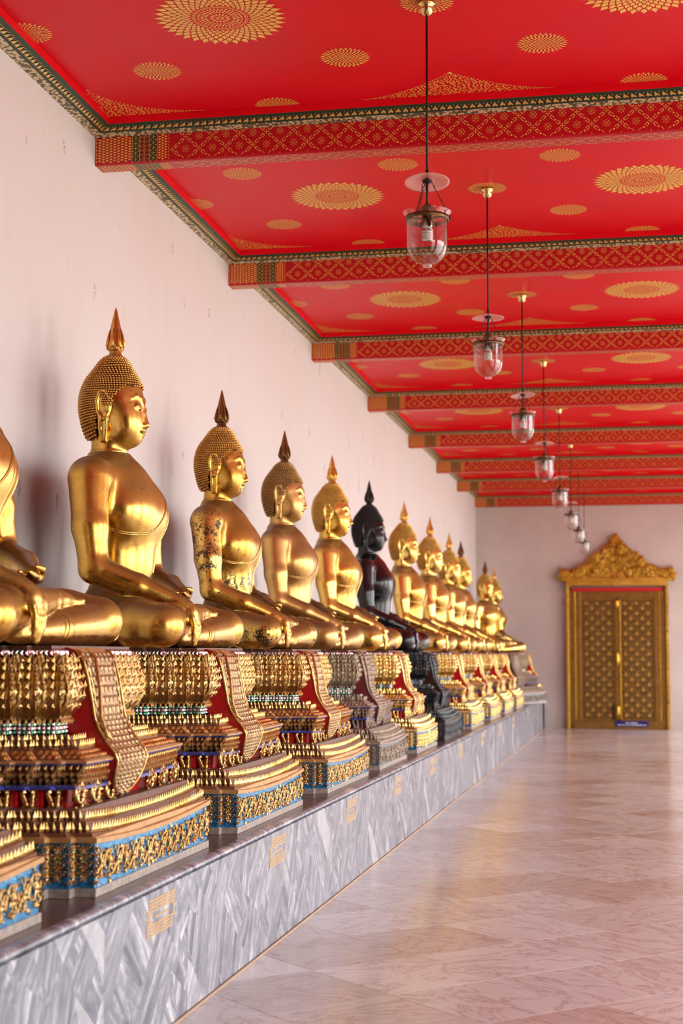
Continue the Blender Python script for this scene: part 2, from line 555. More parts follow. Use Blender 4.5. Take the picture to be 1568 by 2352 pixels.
def leaf2d(out, cx, cy, ang, L, W, nick=True):
    """small pointed leaf, base at (cx, cy), pointing along ang"""
    ca, sa = math.cos(ang), math.sin(ang)
    pts = [(0, 0), (0.30 * L, -0.5 * W), (0.55 * L, -0.46 * W), (0.66 * L, -0.26 * W), (L, 0), (0.66 * L, 0.26 * W), (0.55 * L, 0.46 * W), (0.30 * L, 0.5 * W)]
    out.append([(cx + ca * u - sa * v, cy + sa * u + ca * v) for u, v in pts])
def ring2d(out, r0, r1, n=48, gap=0.0):
    for k in range(n):
        a0 = 2 * math.pi * k / n; a1 = 2 * math.pi * (k + 1 - gap) / n
        out.append([(r0 * math.cos(a0), r0 * math.sin(a0)), (r1 * math.cos(a0), r1 * math.sin(a0)), (r1 * math.cos(a1), r1 * math.sin(a1)), (r0 * math.cos(a1), r0 * math.sin(a1))])
def rosette_polys(R, big):
    out = []
    if big:
        rows = [(0.02, 0.085, 10), (0.10, 0.10, 16), (0.21, 0.075, 28), (0.275, 0.075, 32), (0.345, 0.06, 36)]
        for i, (r, L, n) in enumerate(rows):
            for k in range(n):
                a = 2 * math.pi * (k + 0.5 * (i % 2)) / n
                leaf2d(out, r * R * math.cos(a), r * R * math.sin(a), a, L * R, min(0.66 * 2 * math.pi * (r + L * .4) * R / n, L * R * 0.7))
        ring2d(out, 0.425 * R, 0.445 * R, 60, 0.12); ring2d(out, 0.465 * R, 0.478 * R, 60, 0.12)
        r = 0.495
        for i in range(7):
            n = 36; L = 0.085 + 0.020 * i
            for k in range(n):
                a = 2 * math.pi * (k + 0.5 * (i % 2)) / n
                leaf2d(out, r * R * math.cos(a), r * R * math.sin(a), a, L * R, 0.60 * 2 * math.pi * (r + L * 0.4) * R / n)
            r += L * 0.52
    else:
        r = 0.03
        for i, n in enumerate([8, 12, 16, 20, 24, 28, 30, 30]):
            L = 0.115 + 0.014 * i
            for k in range(n):
                a = 2 * math.pi * (k + 0.5 * (i % 2)) / n
                leaf2d(out, r * R * math.cos(a), r * R * math.sin(a), a, L * R, min(0.50 * 2 * math.pi * (r + L * 0.45) * R / n, L * R * 0.62))
            r += L * 0.67
    return out
def clip_y(polys, ymax):
    res = []
    for p in polys:
        q = []
        for i in range(len(p)):
            a, b = p[i], p[(i + 1) % len(p)]
            ina, inb = a[1] <= ymax, b[1] <= ymax
            if ina: q.append(a)
            if ina != inb:
                s = (ymax - a[1]) / (b[1] - a[1]); q.append((a[0] + s * (b[0] - a[0]), ymax))
        if len(q) > 2: res.append(q)
    return res
def down_mesh(name, polys, z=-0.0018):
    b = MB()
    for p in polys:
        b.poly([(x, y, z) for x, y in p][::-1])
    me = b.mesh(name); me.materials.append(None)
    # face downwards
    bm = bmesh.new(); bm.from_mesh(me)
    for f in bm.faces:
        f.normal_update()
        if f.normal.z > 0: f.normal_flip()
    bm.to_mesh(me); bm.free()
    return me
def spandrel(kind):
    """triangular ornament with concave sides; apex points to -y, base on y = 0"""
    out = []
    def inside(x, y):
        if kind == 'mid':
            u = abs(x) / 0.58
            return u < 1 and -y < 0.34 * (1 - u) ** 1.75
        u = x / 0.62; v = -y / 0.52
        return u >= 0 and v >= 0 and u < 1 and v < (1 - u ** 0.62) ** 1.75
    st = 0.0185
    rj = random.Random(4)
    row = 0
    y = -0.008
    while y > -0.55:
        x = -0.6 + (row % 2) * st * 0.6
        while x < 0.62:
            if inside(x, y):
                leaf2d(out, x + rj.uniform(-.005, .005), y + 0.008 + rj.uniform(-.004, .004), -math.pi / 2 + rj.uniform(-1.2, 1.2), rj.uniform(0.015, 0.022), 0.0105)
            x += st * 1.15
        y -= st * 0.92
        row += 1
    n = 34
    for s in ((1, -1) if kind == 'mid' else (1,)):
        for k in range(n):
            u = (k + 0.5) / n
            if kind == 'mid':
                x, y = s * 0.58 * u, -0.34 * (1 - u) ** 1.75
                an = -math.pi / 2 + s * (0.25 + 1.1 * u)
            else:
                x, y = 0.62 * u, -0.52 * (1 - u ** 0.62) ** 1.75
                an = -0.6
            leaf2d(out, x, y, an, 0.017, 0.011)
    if kind == 'mid':
        leaf2d(out, 0, -0.335, -math.pi / 2, 0.035, 0.02)
    return out
RB = down_mesh('rosette', rosette_polys(0.318, True))
RS = down_mesh('rosette', rosette_polys(0.150, False))
RH1 = down_mesh('half_rosette', clip_y(rosette_polys(0.150, False), 0.0))
SPM = down_mesh('spandrel', spandrel('mid'))
SPC = down_mesh('corner_spandrel', spandrel('corner'))
COR = 0.14
for i in range(8):
    y0, y1 = BEAMS[i] + BEAM_T + COR, BEAMS[i + 1] - COR
    x0, x1 = WALL_X + COR, RIGHT_X - COR
    yc = (y0 + y1) / 2
    L = y1 - y0
    b = MB(); b.box(x0, x1, -L / 2, L / 2, 0, 0.018)
    p = b.build('ceiling_panel', [M_RED], ce, (0, yc, CEIL))
    def put(me, x, y, rz=0.0, sx=1.0):
        o = mesh_obj(me.name.split('.')[0], me, p, [M_PAINTGOLD], (x, y, 0)); o.rotation_euler = (0, 0, rz); o.scale = (sx, 1, 1)
        return o
    ly = min(LAMP_Y[i] - yc, 0.12) if i else LAMP_Y[0] - yc
    XL = [LAMP_X - 1.118, LAMP_X + 1.118]
    for x in XL: put(RB, x, ly)
    put(RS, LAMP_X, ly)
    for s in (-1, 1):
        for x in (LAMP_X - 1.68, LAMP_X - 0.56, LAMP_X + 0.56, LAMP_X + 1.68):
            put(RS, x, ly + s * 0.66)
        e = L / 2
        put(SPM, LAMP_X, s * e, 0 if s > 0 else math.pi)
        for x in XL: put(RH1, x, s * e, 0 if s > 0 else math.pi)
    h = put(RH1, x0, ly, math.pi / 2)
    put(SPC, x0 + 0.01, L / 2 - 0.004, 0)
    put(SPC, x0 + 0.01, -L / 2 + 0.004, -math.pi / 2)

# ---- cornice ring of every bay
CPROF = [(0.0, 4.865), (0.055, 4.876), (0.060, 4.880), (0.130, 4.900), (0.138, 4.902), (0.140, CEIL)]
CMAT = [1, 2, 2, 2, 0]
def crown2d():
    return [[(-0.40, 0.16), (-0.30, 0.42), (-0.14, 0.50), (0, 0.82), (0.14, 0.50), (0.30, 0.42), (0.40, 0.16), (0.24, 0.05), (0.10, 0.22), (0, 0.12), (-0.10, 0.22), (-0.24, 0.05)],
            [(0.44, 0.66), (0.50, 0.58), (0.56, 0.66), (0.52, 0.84), (0.48, 0.84)]]
for i in range(8):
    ya, yb = BEAMS[i] + BEAM_T, BEAMS[i + 1]
    xa, xb = WALL_X, RIGHT_X
    yc = (ya + yb) / 2
    b = MB()
    def ringpts(k):
        p, z = CPROF[k]
        return [(xa + p, ya + p - yc, z - CEIL), (xa + p, yb - p - yc, z - CEIL), (xb - p, yb - p - yc, z - CEIL), (xb - p, ya + p - yc, z - CEIL)]
    for k in range(len(CPROF) - 1):
        A, B = ringpts(k), ringpts(k + 1)
        for q in range(4):
            b.poly([A[q], A[(q + 1) % 4], B[(q + 1) % 4], B[q]][::-1], CMAT[k])
    o = b.build('trim_%d' % (i + 1), [M_RED, M_BAND, M_GREEN], None, (0, yc, CEIL))
    tag(o, 'red and green painted cornice around ceiling bay %s from the viewer' % ['one', 'two', 'three', 'four', 'five', 'six', 'seven', 'eight'][i], None, None, 'structure')
    m = MB()
    pit = 0.046
    def strip(P0, P1, Q0, Q1):
        P0, P1, Q0, Q1 = map(Vector, (P0, P1, Q0, Q1))
        n = max(1, int((P1 - P0).length / pit))
        for k in range(n):
            for poly in crown2d():
                pts = []
                for u, v in poly:
                    s = (k + 0.5 + u * 0.92) / n
                    a = P0.lerp(P1, s); c = Q0.lerp(Q1, s)
                    pts.append(a.lerp(c, 0.08 + v * 0.86) + Vector((0, 0, -0.0025)))
                m.poly(pts)
    A, B = ringpts(2), ringpts(3)
    strip(A[0], A[1], B[0], B[1]); strip(A[2], A[1], B[2], B[1])
    if i == 0: pass
    tag(m.build('gilt_crest', [M_CORNGOLD], o), kind='stuff')

# ---- beams with painted lattice
def flower(out, cx, cy, r):
    for k in range(8):
        a = k * math.pi / 4
        ca, sa = math.cos(a), math.sin(a)
        w = 0.19 * r
        pts = [(0.62 * r, -w), (1.0 * r, 0), (0.62 * r, w), (0.72 * r, 0)] if k % 2 == 0 else [(0.66 * r, -w * .9), (1.0 * r, 0), (0.66 * r, w * .9)]
        out.append([(cx + ca * u - sa * v, cy + sa * u + ca * v) for u, v in pts])
    for k in range(4):
        a0 = k * math.pi / 2 + 0.35; a1 = a0 + 0.85
        out.append([(cx + q * r * math.cos(a), cy + q * r * math.sin(a)) for q, a in ((0.34, a0), (0.46, a0), (0.46, a1), (0.34, a1))])
    out.append([(cx + 0.16 * r * math.cos(k * math.pi / 3), cy + 0.16 * r * math.sin(k * math.pi / 3)) for k in range(6)])
def node(out, cx, cy, r):
    for k in range(4):
        a = k * math.pi / 2
        ca, sa = math.cos(a), math.sin(a)
        out.append([(cx + ca * u - sa * v, cy + sa * u + ca * v) for u, v in [(0.5 * r, -0.32 * r), (1.0 * r, 0), (0.5 * r, 0.32 * r)]])
    out.append([(cx + 0.26 * r * math.cos(k * math.pi / 3), cy + 0.26 * r * math.sin(k * math.pi / 3)) for k in range(6)])
def diagonal(out, x0, y0, x1, y1):
    L = math.hypot(x1 - x0, y1 - y0); ux, uy = (x1 - x0) / L, (y1 - y0) / L
    def P(s, t): return (x0 + ux * s * L - uy * t * L, y0 + uy * s * L + ux * t * L)
    for a, b, e in ((0.20, 0.40, 0.17), (0.80, 0.60, 0.83)):
        out.append([P(a, -0.080), P(b, -0.080), P(b, -0.048), P(a, -0.048)])
        out.append([P(a, 0.080), P(b, 0.080), P(b, 0.048), P(a, 0.048)])
        out.append([P(a, -0.085), P(e, -0.03), P(e, 0.03), P(a, 0.085), P((a + b) / 2, 0.0) if False else P(a + (b - a) * .1, 0)])
    out.append([P(0.44, 0), P(0.5, -0.06), P(0.56, 0), P(0.5, 0.06)])
def feather_block(out, x0, x1, h, n, rows):
    dz = h / n
    dx = (x1 - x0) / rows
    for i in range(rows):
        for k in range(n + 1):
            z = (k + 0.5 * (i % 2)) * dz
            if z < dz * 0.3 or z > h - dz * 0.3: continue
            leaf2d(out, x0 + i * dx + dx * 0.05, z, 0, dx * 1.05, dz * 0.62)
def cross_band(out, x0, x1, h):
    w = x1 - x0; n = max(2, round(h / w))
    for k in range(n):
        z0 = h * k / n; dz = h / n
        cx, cz = (x0 + x1) / 2, z0 + dz / 2
        node(out, cx, cz, w * 0.36)
        for sx in (-1, 1):
            for sz in (-1, 1):
                px, pz = cx + sx * w * 0.5, cz + sz * dz * 0.5
                out.append([(px, pz), (px - sx * w * 0.26, pz), (px - sx * w * 0.06, pz - sz * dz * 0.10), (px, pz - sz * dz * 0.26)])
BEAM_L = RIGHT_X - WALL_X
def beam_pattern(h, rows):
    """returns gold, green, maroon polygon lists over a face of length BEAM_L, height h (s from the wall, t from the top down)"""
    gold, green, maroon = [], [], []
    n = max(3, round(h / 0.017))
    for k in range(7):
        if h > 0.1 or k < 4: gold.append([(0.008, h * k / 7 + 0.004), (0.014, h * k / 7 + 0.004), (0.014, h * (k + 1) / 7 - 0.006), (0.008, h * (k + 1) / 7 - 0.006)])
    feather_block(gold, 0.020, 0.248, h, n, 9)
    def bandrect(l, x0, x1): l.append([(x0, 0), (x1, 0), (x1, h), (x0, h)])
    for x0 in (0.252, 0.369):
        bandrect(green, x0, x0 + 0.046)
        cross_band(gold, x0 + 0.004, x0 + 0.042, h)
    bandrect(maroon, 0.298, 0.369)
    for k in range(max(2, round(h / 0.03))):
        flower(gold, 0.3335, h * (k + 0.5) / max(2, round(h / 0.03)), 0.016)
        for s in (-1, 1): node(gold, 0.3335 + s * 0.026, h * (k + 0.5) / max(2, round(h / 0.03)), 0.008)
    for x in (0.250, 0.300, 0.3655, 0.4165):
        gold.append([(x, 0), (x + 0.0022, 0), (x + 0.0022, h), (x, h)])
    feather_block(gold, 0.424, 0.486, h, n, 3)
    for k in range(8):
        gold.append([(0.494, h * k / 8 + 0.003), (0.4975, h * k / 8 + 0.003), (0.4975, h * (k + 1) / 8 - 0.004), (0.494, h * (k + 1) / 8 - 0.004)])
    P = 0.1765
    s0 = 0.52
    cells = int((BEAM_L - s0) / P)
    if rows == 2:
        dz = 0.080; top = 0.028
        lv = [top - dz, top, top + dz, top + 2 * dz]
    else:
        dz = h / 2; lv = [0.0, h / 2, h]
    tmp = []
    for c in range(cells + 1):
        for r, t in enumerate(lv):
            x = s0 + c * P + (0.5 * P if r % 2 else 0)
            node(tmp, x, t, 0.0165)
            if r < len(lv) - 1:
                t2 = lv[r + 1]
                sgn = 1 if r % 2 == 0 else -1
                diagonal(tmp, x, t, x + P / 2, t2)
                diagonal(tmp, x, t, x - P / 2, t2)
            flower(tmp, x + P / 2, t, 0.0255)
    for p in tmp:
        if all(0.500 < x < BEAM_L and 0.0 <= t <= h for x, t in p): gold.append(p)
    return gold, green, maroon
FACE_H = BEAM_FACE_TOP - BEAM_BOT - 0.010
def beam_deco(front):
    b = MB()
    for h, rows, fn in ((FACE_H, 2, lambda s, t, d: (s, -d, BEAM_FACE_TOP - t - BEAM_BOT)), (BEAM_T - 0.02, 1, lambda s, t, d: (s, 0.010 + t, -d))):
        G, N, R = beam_pattern(h, rows)
        for l, mi, d in ((N, 1, 0.0012), (R, 2, 0.0012), (G, 0, 0.0024)):
            for p in l:
                q = [Vector(fn(s, t, d)) for s, t in p]
                nrm = Vector((0, 0, 0))
                for a in range(1, len(q) - 1): nrm += (q[a] - q[0]).cross(q[a + 1] - q[0])
                want = Vector((0, -1, 0)) if rows == 2 else Vector((0, 0, -1))
                b.poly(q if nrm.dot(want) > 0 else q[::-1], mi)
    me = b.mesh('painted_lattice')
    for _ in range(3): me.materials.append(None)
    return me
BD = beam_deco(True)
_b = MB()
c = 0.010
prof = [(0, CEIL - BEAM_BOT), (0, c), (c * 0.6, 0.0), (BEAM_T - c * 0.6, 0.0), (BEAM_T, c), (BEAM_T, CEIL - BEAM_BOT)]
for k in range(len(prof) - 1):
    (ya, za), (yb, zb) = prof[k], prof[k + 1]
    _b.poly([(0, ya, za), (BEAM_L, ya, za), (BEAM_L, yb, zb), (0, yb, zb)][::-1], 0)
_b.poly([(0, y, z) for y, z in prof]); _b.poly([(BEAM_L, y, z) for y, z in prof][::-1])
BM_ = _b.mesh('beam_core'); BM_.materials.append(None)
_ord = ['', 'first', 'second', 'third', 'fourth', 'fifth', 'sixth', 'seventh', 'eighth']
for i, y in enumerate(BEAMS):
    if i == 0: lab = 'red painted ceiling beam overhead before the first visible bay'
    elif i == 8: lab = 'red painted ceiling beam set against the beige end wall'
    else: lab = 'red ceiling beam with gold lattice, %s from the viewer' % _ord[i]
    o = mesh_obj('trim_%d' % (11 + i), BM_, None, [M_DKRED], (WALL_X, y, BEAM_BOT)); tag(o, lab, None, None, 'structure')
    d = mesh_obj('painted_lattice', BD, o, [M_PAINTGOLD, M_GREEN, M_MAROON]); tag(d, kind='stuff')
# plain bays behind the viewer
for k in (1, 2, 3):
    o = mesh_obj('trim_%d' % (20 + k), BM_, None, [M_DKRED], (WALL_X, BEAMS[0] - 3.3 * k, BEAM_BOT)); tag(o, 'red ceiling beam behind the viewer, number %s back' % ['', 'one', 'two', 'three'][k], None, None, 'structure')
# ------------------------------------------------------------------ seated statue (implicit surface)
class Field:
    """smooth union of round cones and ellipsoids; sampled on a grid or at points"""
    def __init__(self):
        self.p = []
    def cone(self, a, ra, b, rb, k=0.03):
        self.p.append(('c', np.array(a, np.float32), ra, np.array(b, np.float32), rb, k)); return self
    def ell(self, c, r, k=0.03, ry=0.0, rz=0.0, rx=0.0, sub=False):
        R = (Matrix.Rotation(rz, 3, 'Z') @ Matrix.Rotation(ry, 3, 'Y') @ Matrix.Rotation(rx, 3, 'X'))
        R = np.array(R, np.float32)
        self.p.append(('s' if sub else 'e', np.array(c, np.float32), np.array(r, np.float32), R, None, k)); return self
    def chain(self, pts, rads, k=0.02):
        for i in range(len(pts) - 1):
            self.cone(pts[i], rads[i], pts[i + 1], rads[i + 1], k)
        return self
    @staticmethod
    def dist(pr, P):
        if pr[0] == 'c':
            _, a, ra, b, rb, _k = pr
            ab = b - a
            L = float(ab @ ab) or 1e-9
            q = P - a
            t = np.clip((q @ ab) / L, 0, 1)
            return np.linalg.norm(q - t[..., None] * ab, axis=-1) - (ra + (rb - ra) * t)
        _, c, r, R, _n, _k = pr
        q = (P - c) @ R
        k0 = np.linalg.norm(q / r, axis=-1)
        k1 = np.linalg.norm(q / (r * r), axis=-1)
        return k0 * (k0 - 1.0) / np.maximum(k1, 1e-6)
    @staticmethod
    def smin(a, b, k):
        h = np.maximum(k - np.abs(a - b), 0) / k
        return np.minimum(a, b) - h * h * k * 0.25
    def at(self, P):
        P = np.asarray(P, np.float32)
        D = np.full(P.shape[:-1], 10, np.float32)
        for pr in self.p:
            d = self.dist(pr, P)
            D = -self.smin(-D, d, pr[5]) if pr[0] == 's' else self.smin(D, d, pr[5])
        return D
    def grid(self, lo, hi, h):
        ax = [np.arange(lo[i], hi[i] + h, h, dtype=np.float32) for i in range(3)]
        D = np.full([len(a) for a in ax], 0.5, np.float32)
        for pr in self.p:
            m = pr[5] + 3 * h + 0.01
            if pr[0] == 'c':
                bl = np.minimum(pr[1] - pr[2], pr[3] - pr[4]) - m; bh = np.maximum(pr[1] + pr[2], pr[3] + pr[4]) + m
            else:
                e = np.sqrt(((pr[3] * pr[2]) ** 2).sum(1)); bl = pr[1] - e - m; bh = pr[1] + e + m
            s = [slice(max(0, int((bl[i] - lo[i]) / h)), min(len(ax[i]), int((bh[i] - lo[i]) / h) + 2)) for i in range(3)]
            if any(x.stop <= x.start for x in s): continue
            G = np.stack(np.meshgrid(ax[0][s[0]], ax[1][s[1]], ax[2][s[2]], indexing='ij'), -1)
            d = self.dist(pr, G)
            D[s[0], s[1], s[2]] = -self.smin(-D[s[0], s[1], s[2]], d, pr[5]) if pr[0] == 's' else self.smin(D[s[0], s[1], s[2]], d, pr[5])
        return D
    def project(self, p, n=6):
        p = np.asarray(p, np.float32)
        e = 0.003
        for _ in range(n):
            d = self.at(p)
            g = np.stack([self.at(p + np.eye(3, dtype=np.float32)[i] * e) - self.at(p - np.eye(3, dtype=np.float32)[i] * e) for i in range(3)], -1)
            g /= np.maximum(np.linalg.norm(g, axis=-1, keepdims=True), 1e-6)
            p = p - g * d[..., None]
        return p, g

def surface_nets(D, lo, h):
    S = D < 0
    c = [S[i:S.shape[0] - 1 + i, j:S.shape[1] - 1 + j, k:S.shape[2] - 1 + k] for i in (0, 1) for j in (0, 1) for k in (0, 1)]
    cnt = sum(x.astype(np.int8) for x in c)
    A = np.argwhere((cnt > 0) & (cnt < 8))
    idx = np.full(cnt.shape, -1, np.int32)
    idx[A[:, 0], A[:, 1], A[:, 2]] = np.arange(len(A))
    cor = [(i, j, k) for i in (0, 1) for j in (0, 1) for k in (0, 1)]
    val = np.stack([D[A[:, 0] + i, A[:, 1] + j, A[:, 2] + k] for i, j, k in cor], 1)
    acc = np.zeros((len(A), 3), np.float32); n = np.zeros(len(A), np.float32)
    for a in range(8):
        for b in range(a + 1, 8):
            if sum(abs(cor[a][q] - cor[b][q]) for q in range(3)) != 1: continue
            x = (val[:, a] < 0) != (val[:, b] < 0)
            t = val[:, a] / np.where(x, val[:, a] - val[:, b], 1)
            pt = np.array(cor[a], np.float32) + t[:, None] * (np.array(cor[b], np.float32) - np.array(cor[a], np.float32))
            acc += np.where(x[:, None], pt, 0); n += x
    V = (A + acc / n[:, None]) * h + np.array(lo, np.float32)
    F = []
    for ax in range(3):
        o1, o2 = [(1, 2), (2, 0), (0, 1)][ax]
        sl0 = [slice(None)] * 3; sl1 = [slice(None)] * 3
        sl0[ax] = slice(0, -1); sl1[ax] = slice(1, None)
        x = S[tuple(sl0)] != S[tuple(sl1)]
        E = np.argwhere(x)
        E = E[(E[:, o1] > 0) & (E[:, o2] > 0) & (E[:, o1] < cnt.shape[o1]) & (E[:, o2] < cnt.shape[o2])]
        q = []
        for d1, d2 in ((0, 0), (1, 0), (1, 1), (0, 1)):
            C = E.copy(); C[:, o1] -= d1; C[:, o2] -= d2
            q.append(idx[C[:, 0], C[:, 1], C[:, 2]])
        Q = np.stack(q, 1)
        flip = S[E[:, 0], E[:, 1], E[:, 2]]
        Q[~flip] = Q[~flip][:, ::-1]
        F.append(Q)
    F = np.concatenate(F)
    F = F[(F >= 0).all(1)]
    return V, F

def relax(V, F, n, lam=0.5):
    V = V.copy()
    E = np.concatenate([F[:, [0, 1]], F[:, [1, 2]], F[:, [2, 3]], F[:, [3, 0]]])
    for _ in range(n):
        A = np.zeros_like(V); C = np.zeros(len(V), np.float32)
        for i in range(3):
            A[:, i] = np.bincount(E[:, 0], V[E[:, 1], i], len(V)) + np.bincount(E[:, 1], V[E[:, 0], i], len(V))
        C = np.bincount(E[:, 0], minlength=len(V)) + np.bincount(E[:, 1], minlength=len(V))
        V += lam * (A / np.maximum(C, 1)[:, None] - V)
    return V

def np_mesh(name, V, F):
    me = bpy.data.meshes.new(name)
    me.vertices.add(len(V)); me.vertices.foreach_set('co', np.ascontiguousarray(V, np.float32).ravel())
    me.loops.add(F.size); me.loops.foreach_set('vertex_index', np.ascontiguousarray(F, np.int32).ravel())
    me.polygons.add(len(F)); me.polygons.foreach_set('loop_start', np.arange(0, F.size, F.shape[1], dtype=np.int32))
    try:
        me.polygons.foreach_set('loop_total', np.full(len(F), F.shape[1], np.int32))
    except Exception:
        pass
    me.polygons.foreach_set('use_smooth', np.ones(len(F), bool))
    me.update(calc_edges=True); me.validate()
    return me

def both(fn):
    fn(1); fn(-1)

def body_field():
    f = Field()
    # trunk: broad shoulders, narrow waist
    f.ell((0.055, 0, 0.79), (0.205, 0.315, 0.27), 0.05)
    f.ell((0.065, 0, 0.52), (0.175, 0.245, 0.30), 0.10)
    f.ell((0.02, 0, 0.19), (0.175, 0.30, 0.20), 0.12)
    f.ell((0.02, 0, 0.97), (0.13, 0.36, 0.10), 0.10)
    f.cone((-0.02, -0.33, 0.955), 0.10, (-0.02, 0.33, 0.955), 0.10, 0.08)
    # neck with a flare into the shoulders
    f.cone((-0.035, 0, 1.0), 0.15, (-0.035, 0, 1.12), 0.108, 0.12)
    f.cone((-0.035, 0, 1.10), 0.110, (-0.03, 0, 1.22), 0.108, 0.03)
    for s in (1, -1):
        f.ell((0.150, 0.135 * s, 0.775), (0.118, 0.165, 0.13), 0.12)           # breast
        f.cone((0.25, 0.15 * s, 0.755), 0.010, (0.272, 0.153 * s, 0.755), 0.0065, 0.008)
        # upper arm
        f.cone((0.0, 0.40 * s, 0.935), 0.118, (0.035, 0.47 * s, 0.66), 0.098, 0.07)
        f.cone((0.035, 0.47 * s, 0.66), 0.098, (0.07, 0.495 * s, 0.43), 0.078, 0.03)
        # thigh and knee
        f.cone((0.02, 0.20 * s, 0.155), 0.165, (0.36, 0.56 * s, 0.125), 0.130, 0.07)
        f.cone((0.36, 0.56 * s, 0.13), 0.135, (0.505, 0.63 * s, 0.118), 0.116, 0.04)
    # right shin lies on top, foot up on the left thigh
    f.cone((0.49, -0.60, 0.115), 0.108, (0.47, -0.15, 0.165), 0.088, 0.035)
    f.cone((0.47, -0.15, 0.165), 0.088, (0.46, 0.12, 0.195), 0.058, 0.02)
    f.cone((0.46, 0.12, 0.195), 0.055, (0.45, 0.24, 0.20), 0.056, 0.02)
    f.ell((0.445, 0.26, 0.205), (0.06, 0.16, 0.042), 0.02, rz=-0.05)
    for i in range(5):
        f.cone((0.40 + 0.024 * i, 0.37, 0.215 - 0.003 * i), 0.017, (0.405 + 0.024 * i, 0.435 - 0.006 * abs(i - 4), 0.222 - 0.003 * i), 0.014, 0.006)
    # left shin below, foot under the right knee
    f.cone((0.49, 0.60, 0.105), 0.104, (0.505, 0.10, 0.075), 0.075, 0.02)
    f.cone((0.505, 0.10, 0.075), 0.075, (0.51, -0.18, 0.060), 0.050, 0.015)
    f.ell((0.505, -0.30, 0.050), (0.052, 0.16, 0.045), 0.015)
    # right arm reaching over the shin, fingers to the seat
    f.cone((0.07, -0.495, 0.43), 0.080, (0.30, -0.435, 0.335), 0.070, 0.03)
    f.cone((0.30, -0.435, 0.335), 0.070, (0.515, -0.37, 0.242), 0.047, 0.02)
    f.chain([(0.515, -0.37, 0.242), (0.555, -0.362, 0.218), (0.583, -0.358, 0.185)], [0.046, 0.043, 0.034], 0.02)
    f.ell((0.592, -0.357, 0.172), (0.024, 0.060, 0.052), 0.022, ry=0.12)
    for w, L in [(-0.402, 0.128), (-0.372, 0.150), (-0.342, 0.154), (-0.313, 0.134)]:
        wm = -0.357 + (w + 0.357) * 0.90
        wt = -0.360 + (w + 0.357) * 0.72
        f.chain([(0.600, w, 0.165), (0.613, w, 0.165 - L * 0.36), (0.611, wm, 0.165 - L * 0.70), (0.602, wt, 0.165 - L)], [0.0178, 0.0165, 0.0150, 0.0105], 0.004)
    f.chain([(0.562, -0.322, 0.205), (0.590, -0.292, 0.165), (0.603, -0.284, 0.115)], [0.022, 0.0180, 0.0125], 0.008)
    # left arm into the lap, palm up
    f.cone((0.07, 0.495, 0.43), 0.080, (0.24, 0.36, 0.37), 0.068, 0.03)
    f.cone((0.24, 0.36, 0.37), 0.068, (0.37, 0.17, 0.315), 0.046, 0.02)
    f.ell((0.395, 0.085, 0.295), (0.052, 0.10, 0.030), 0.02, rz=0.12)
    for i, (du, L) in enumerate([(0.048, 0.10), (0.016, 0.135), (-0.016, 0.14), (-0.046, 0.115)]):
        f.chain([(0.405 + du, 0.005, 0.297), (0.412 + du, -L * 0.55, 0.302), (0.414 + du, -L, 0.312)], [0.0175, 0.016, 0.012], 0.004)
    f.chain([(0.43, 0.11, 0.315), (0.455, 0.05, 0.333), (0.45, 0.0, 0.34)], [0.021, 0.018, 0.013], 0.006)
    return f

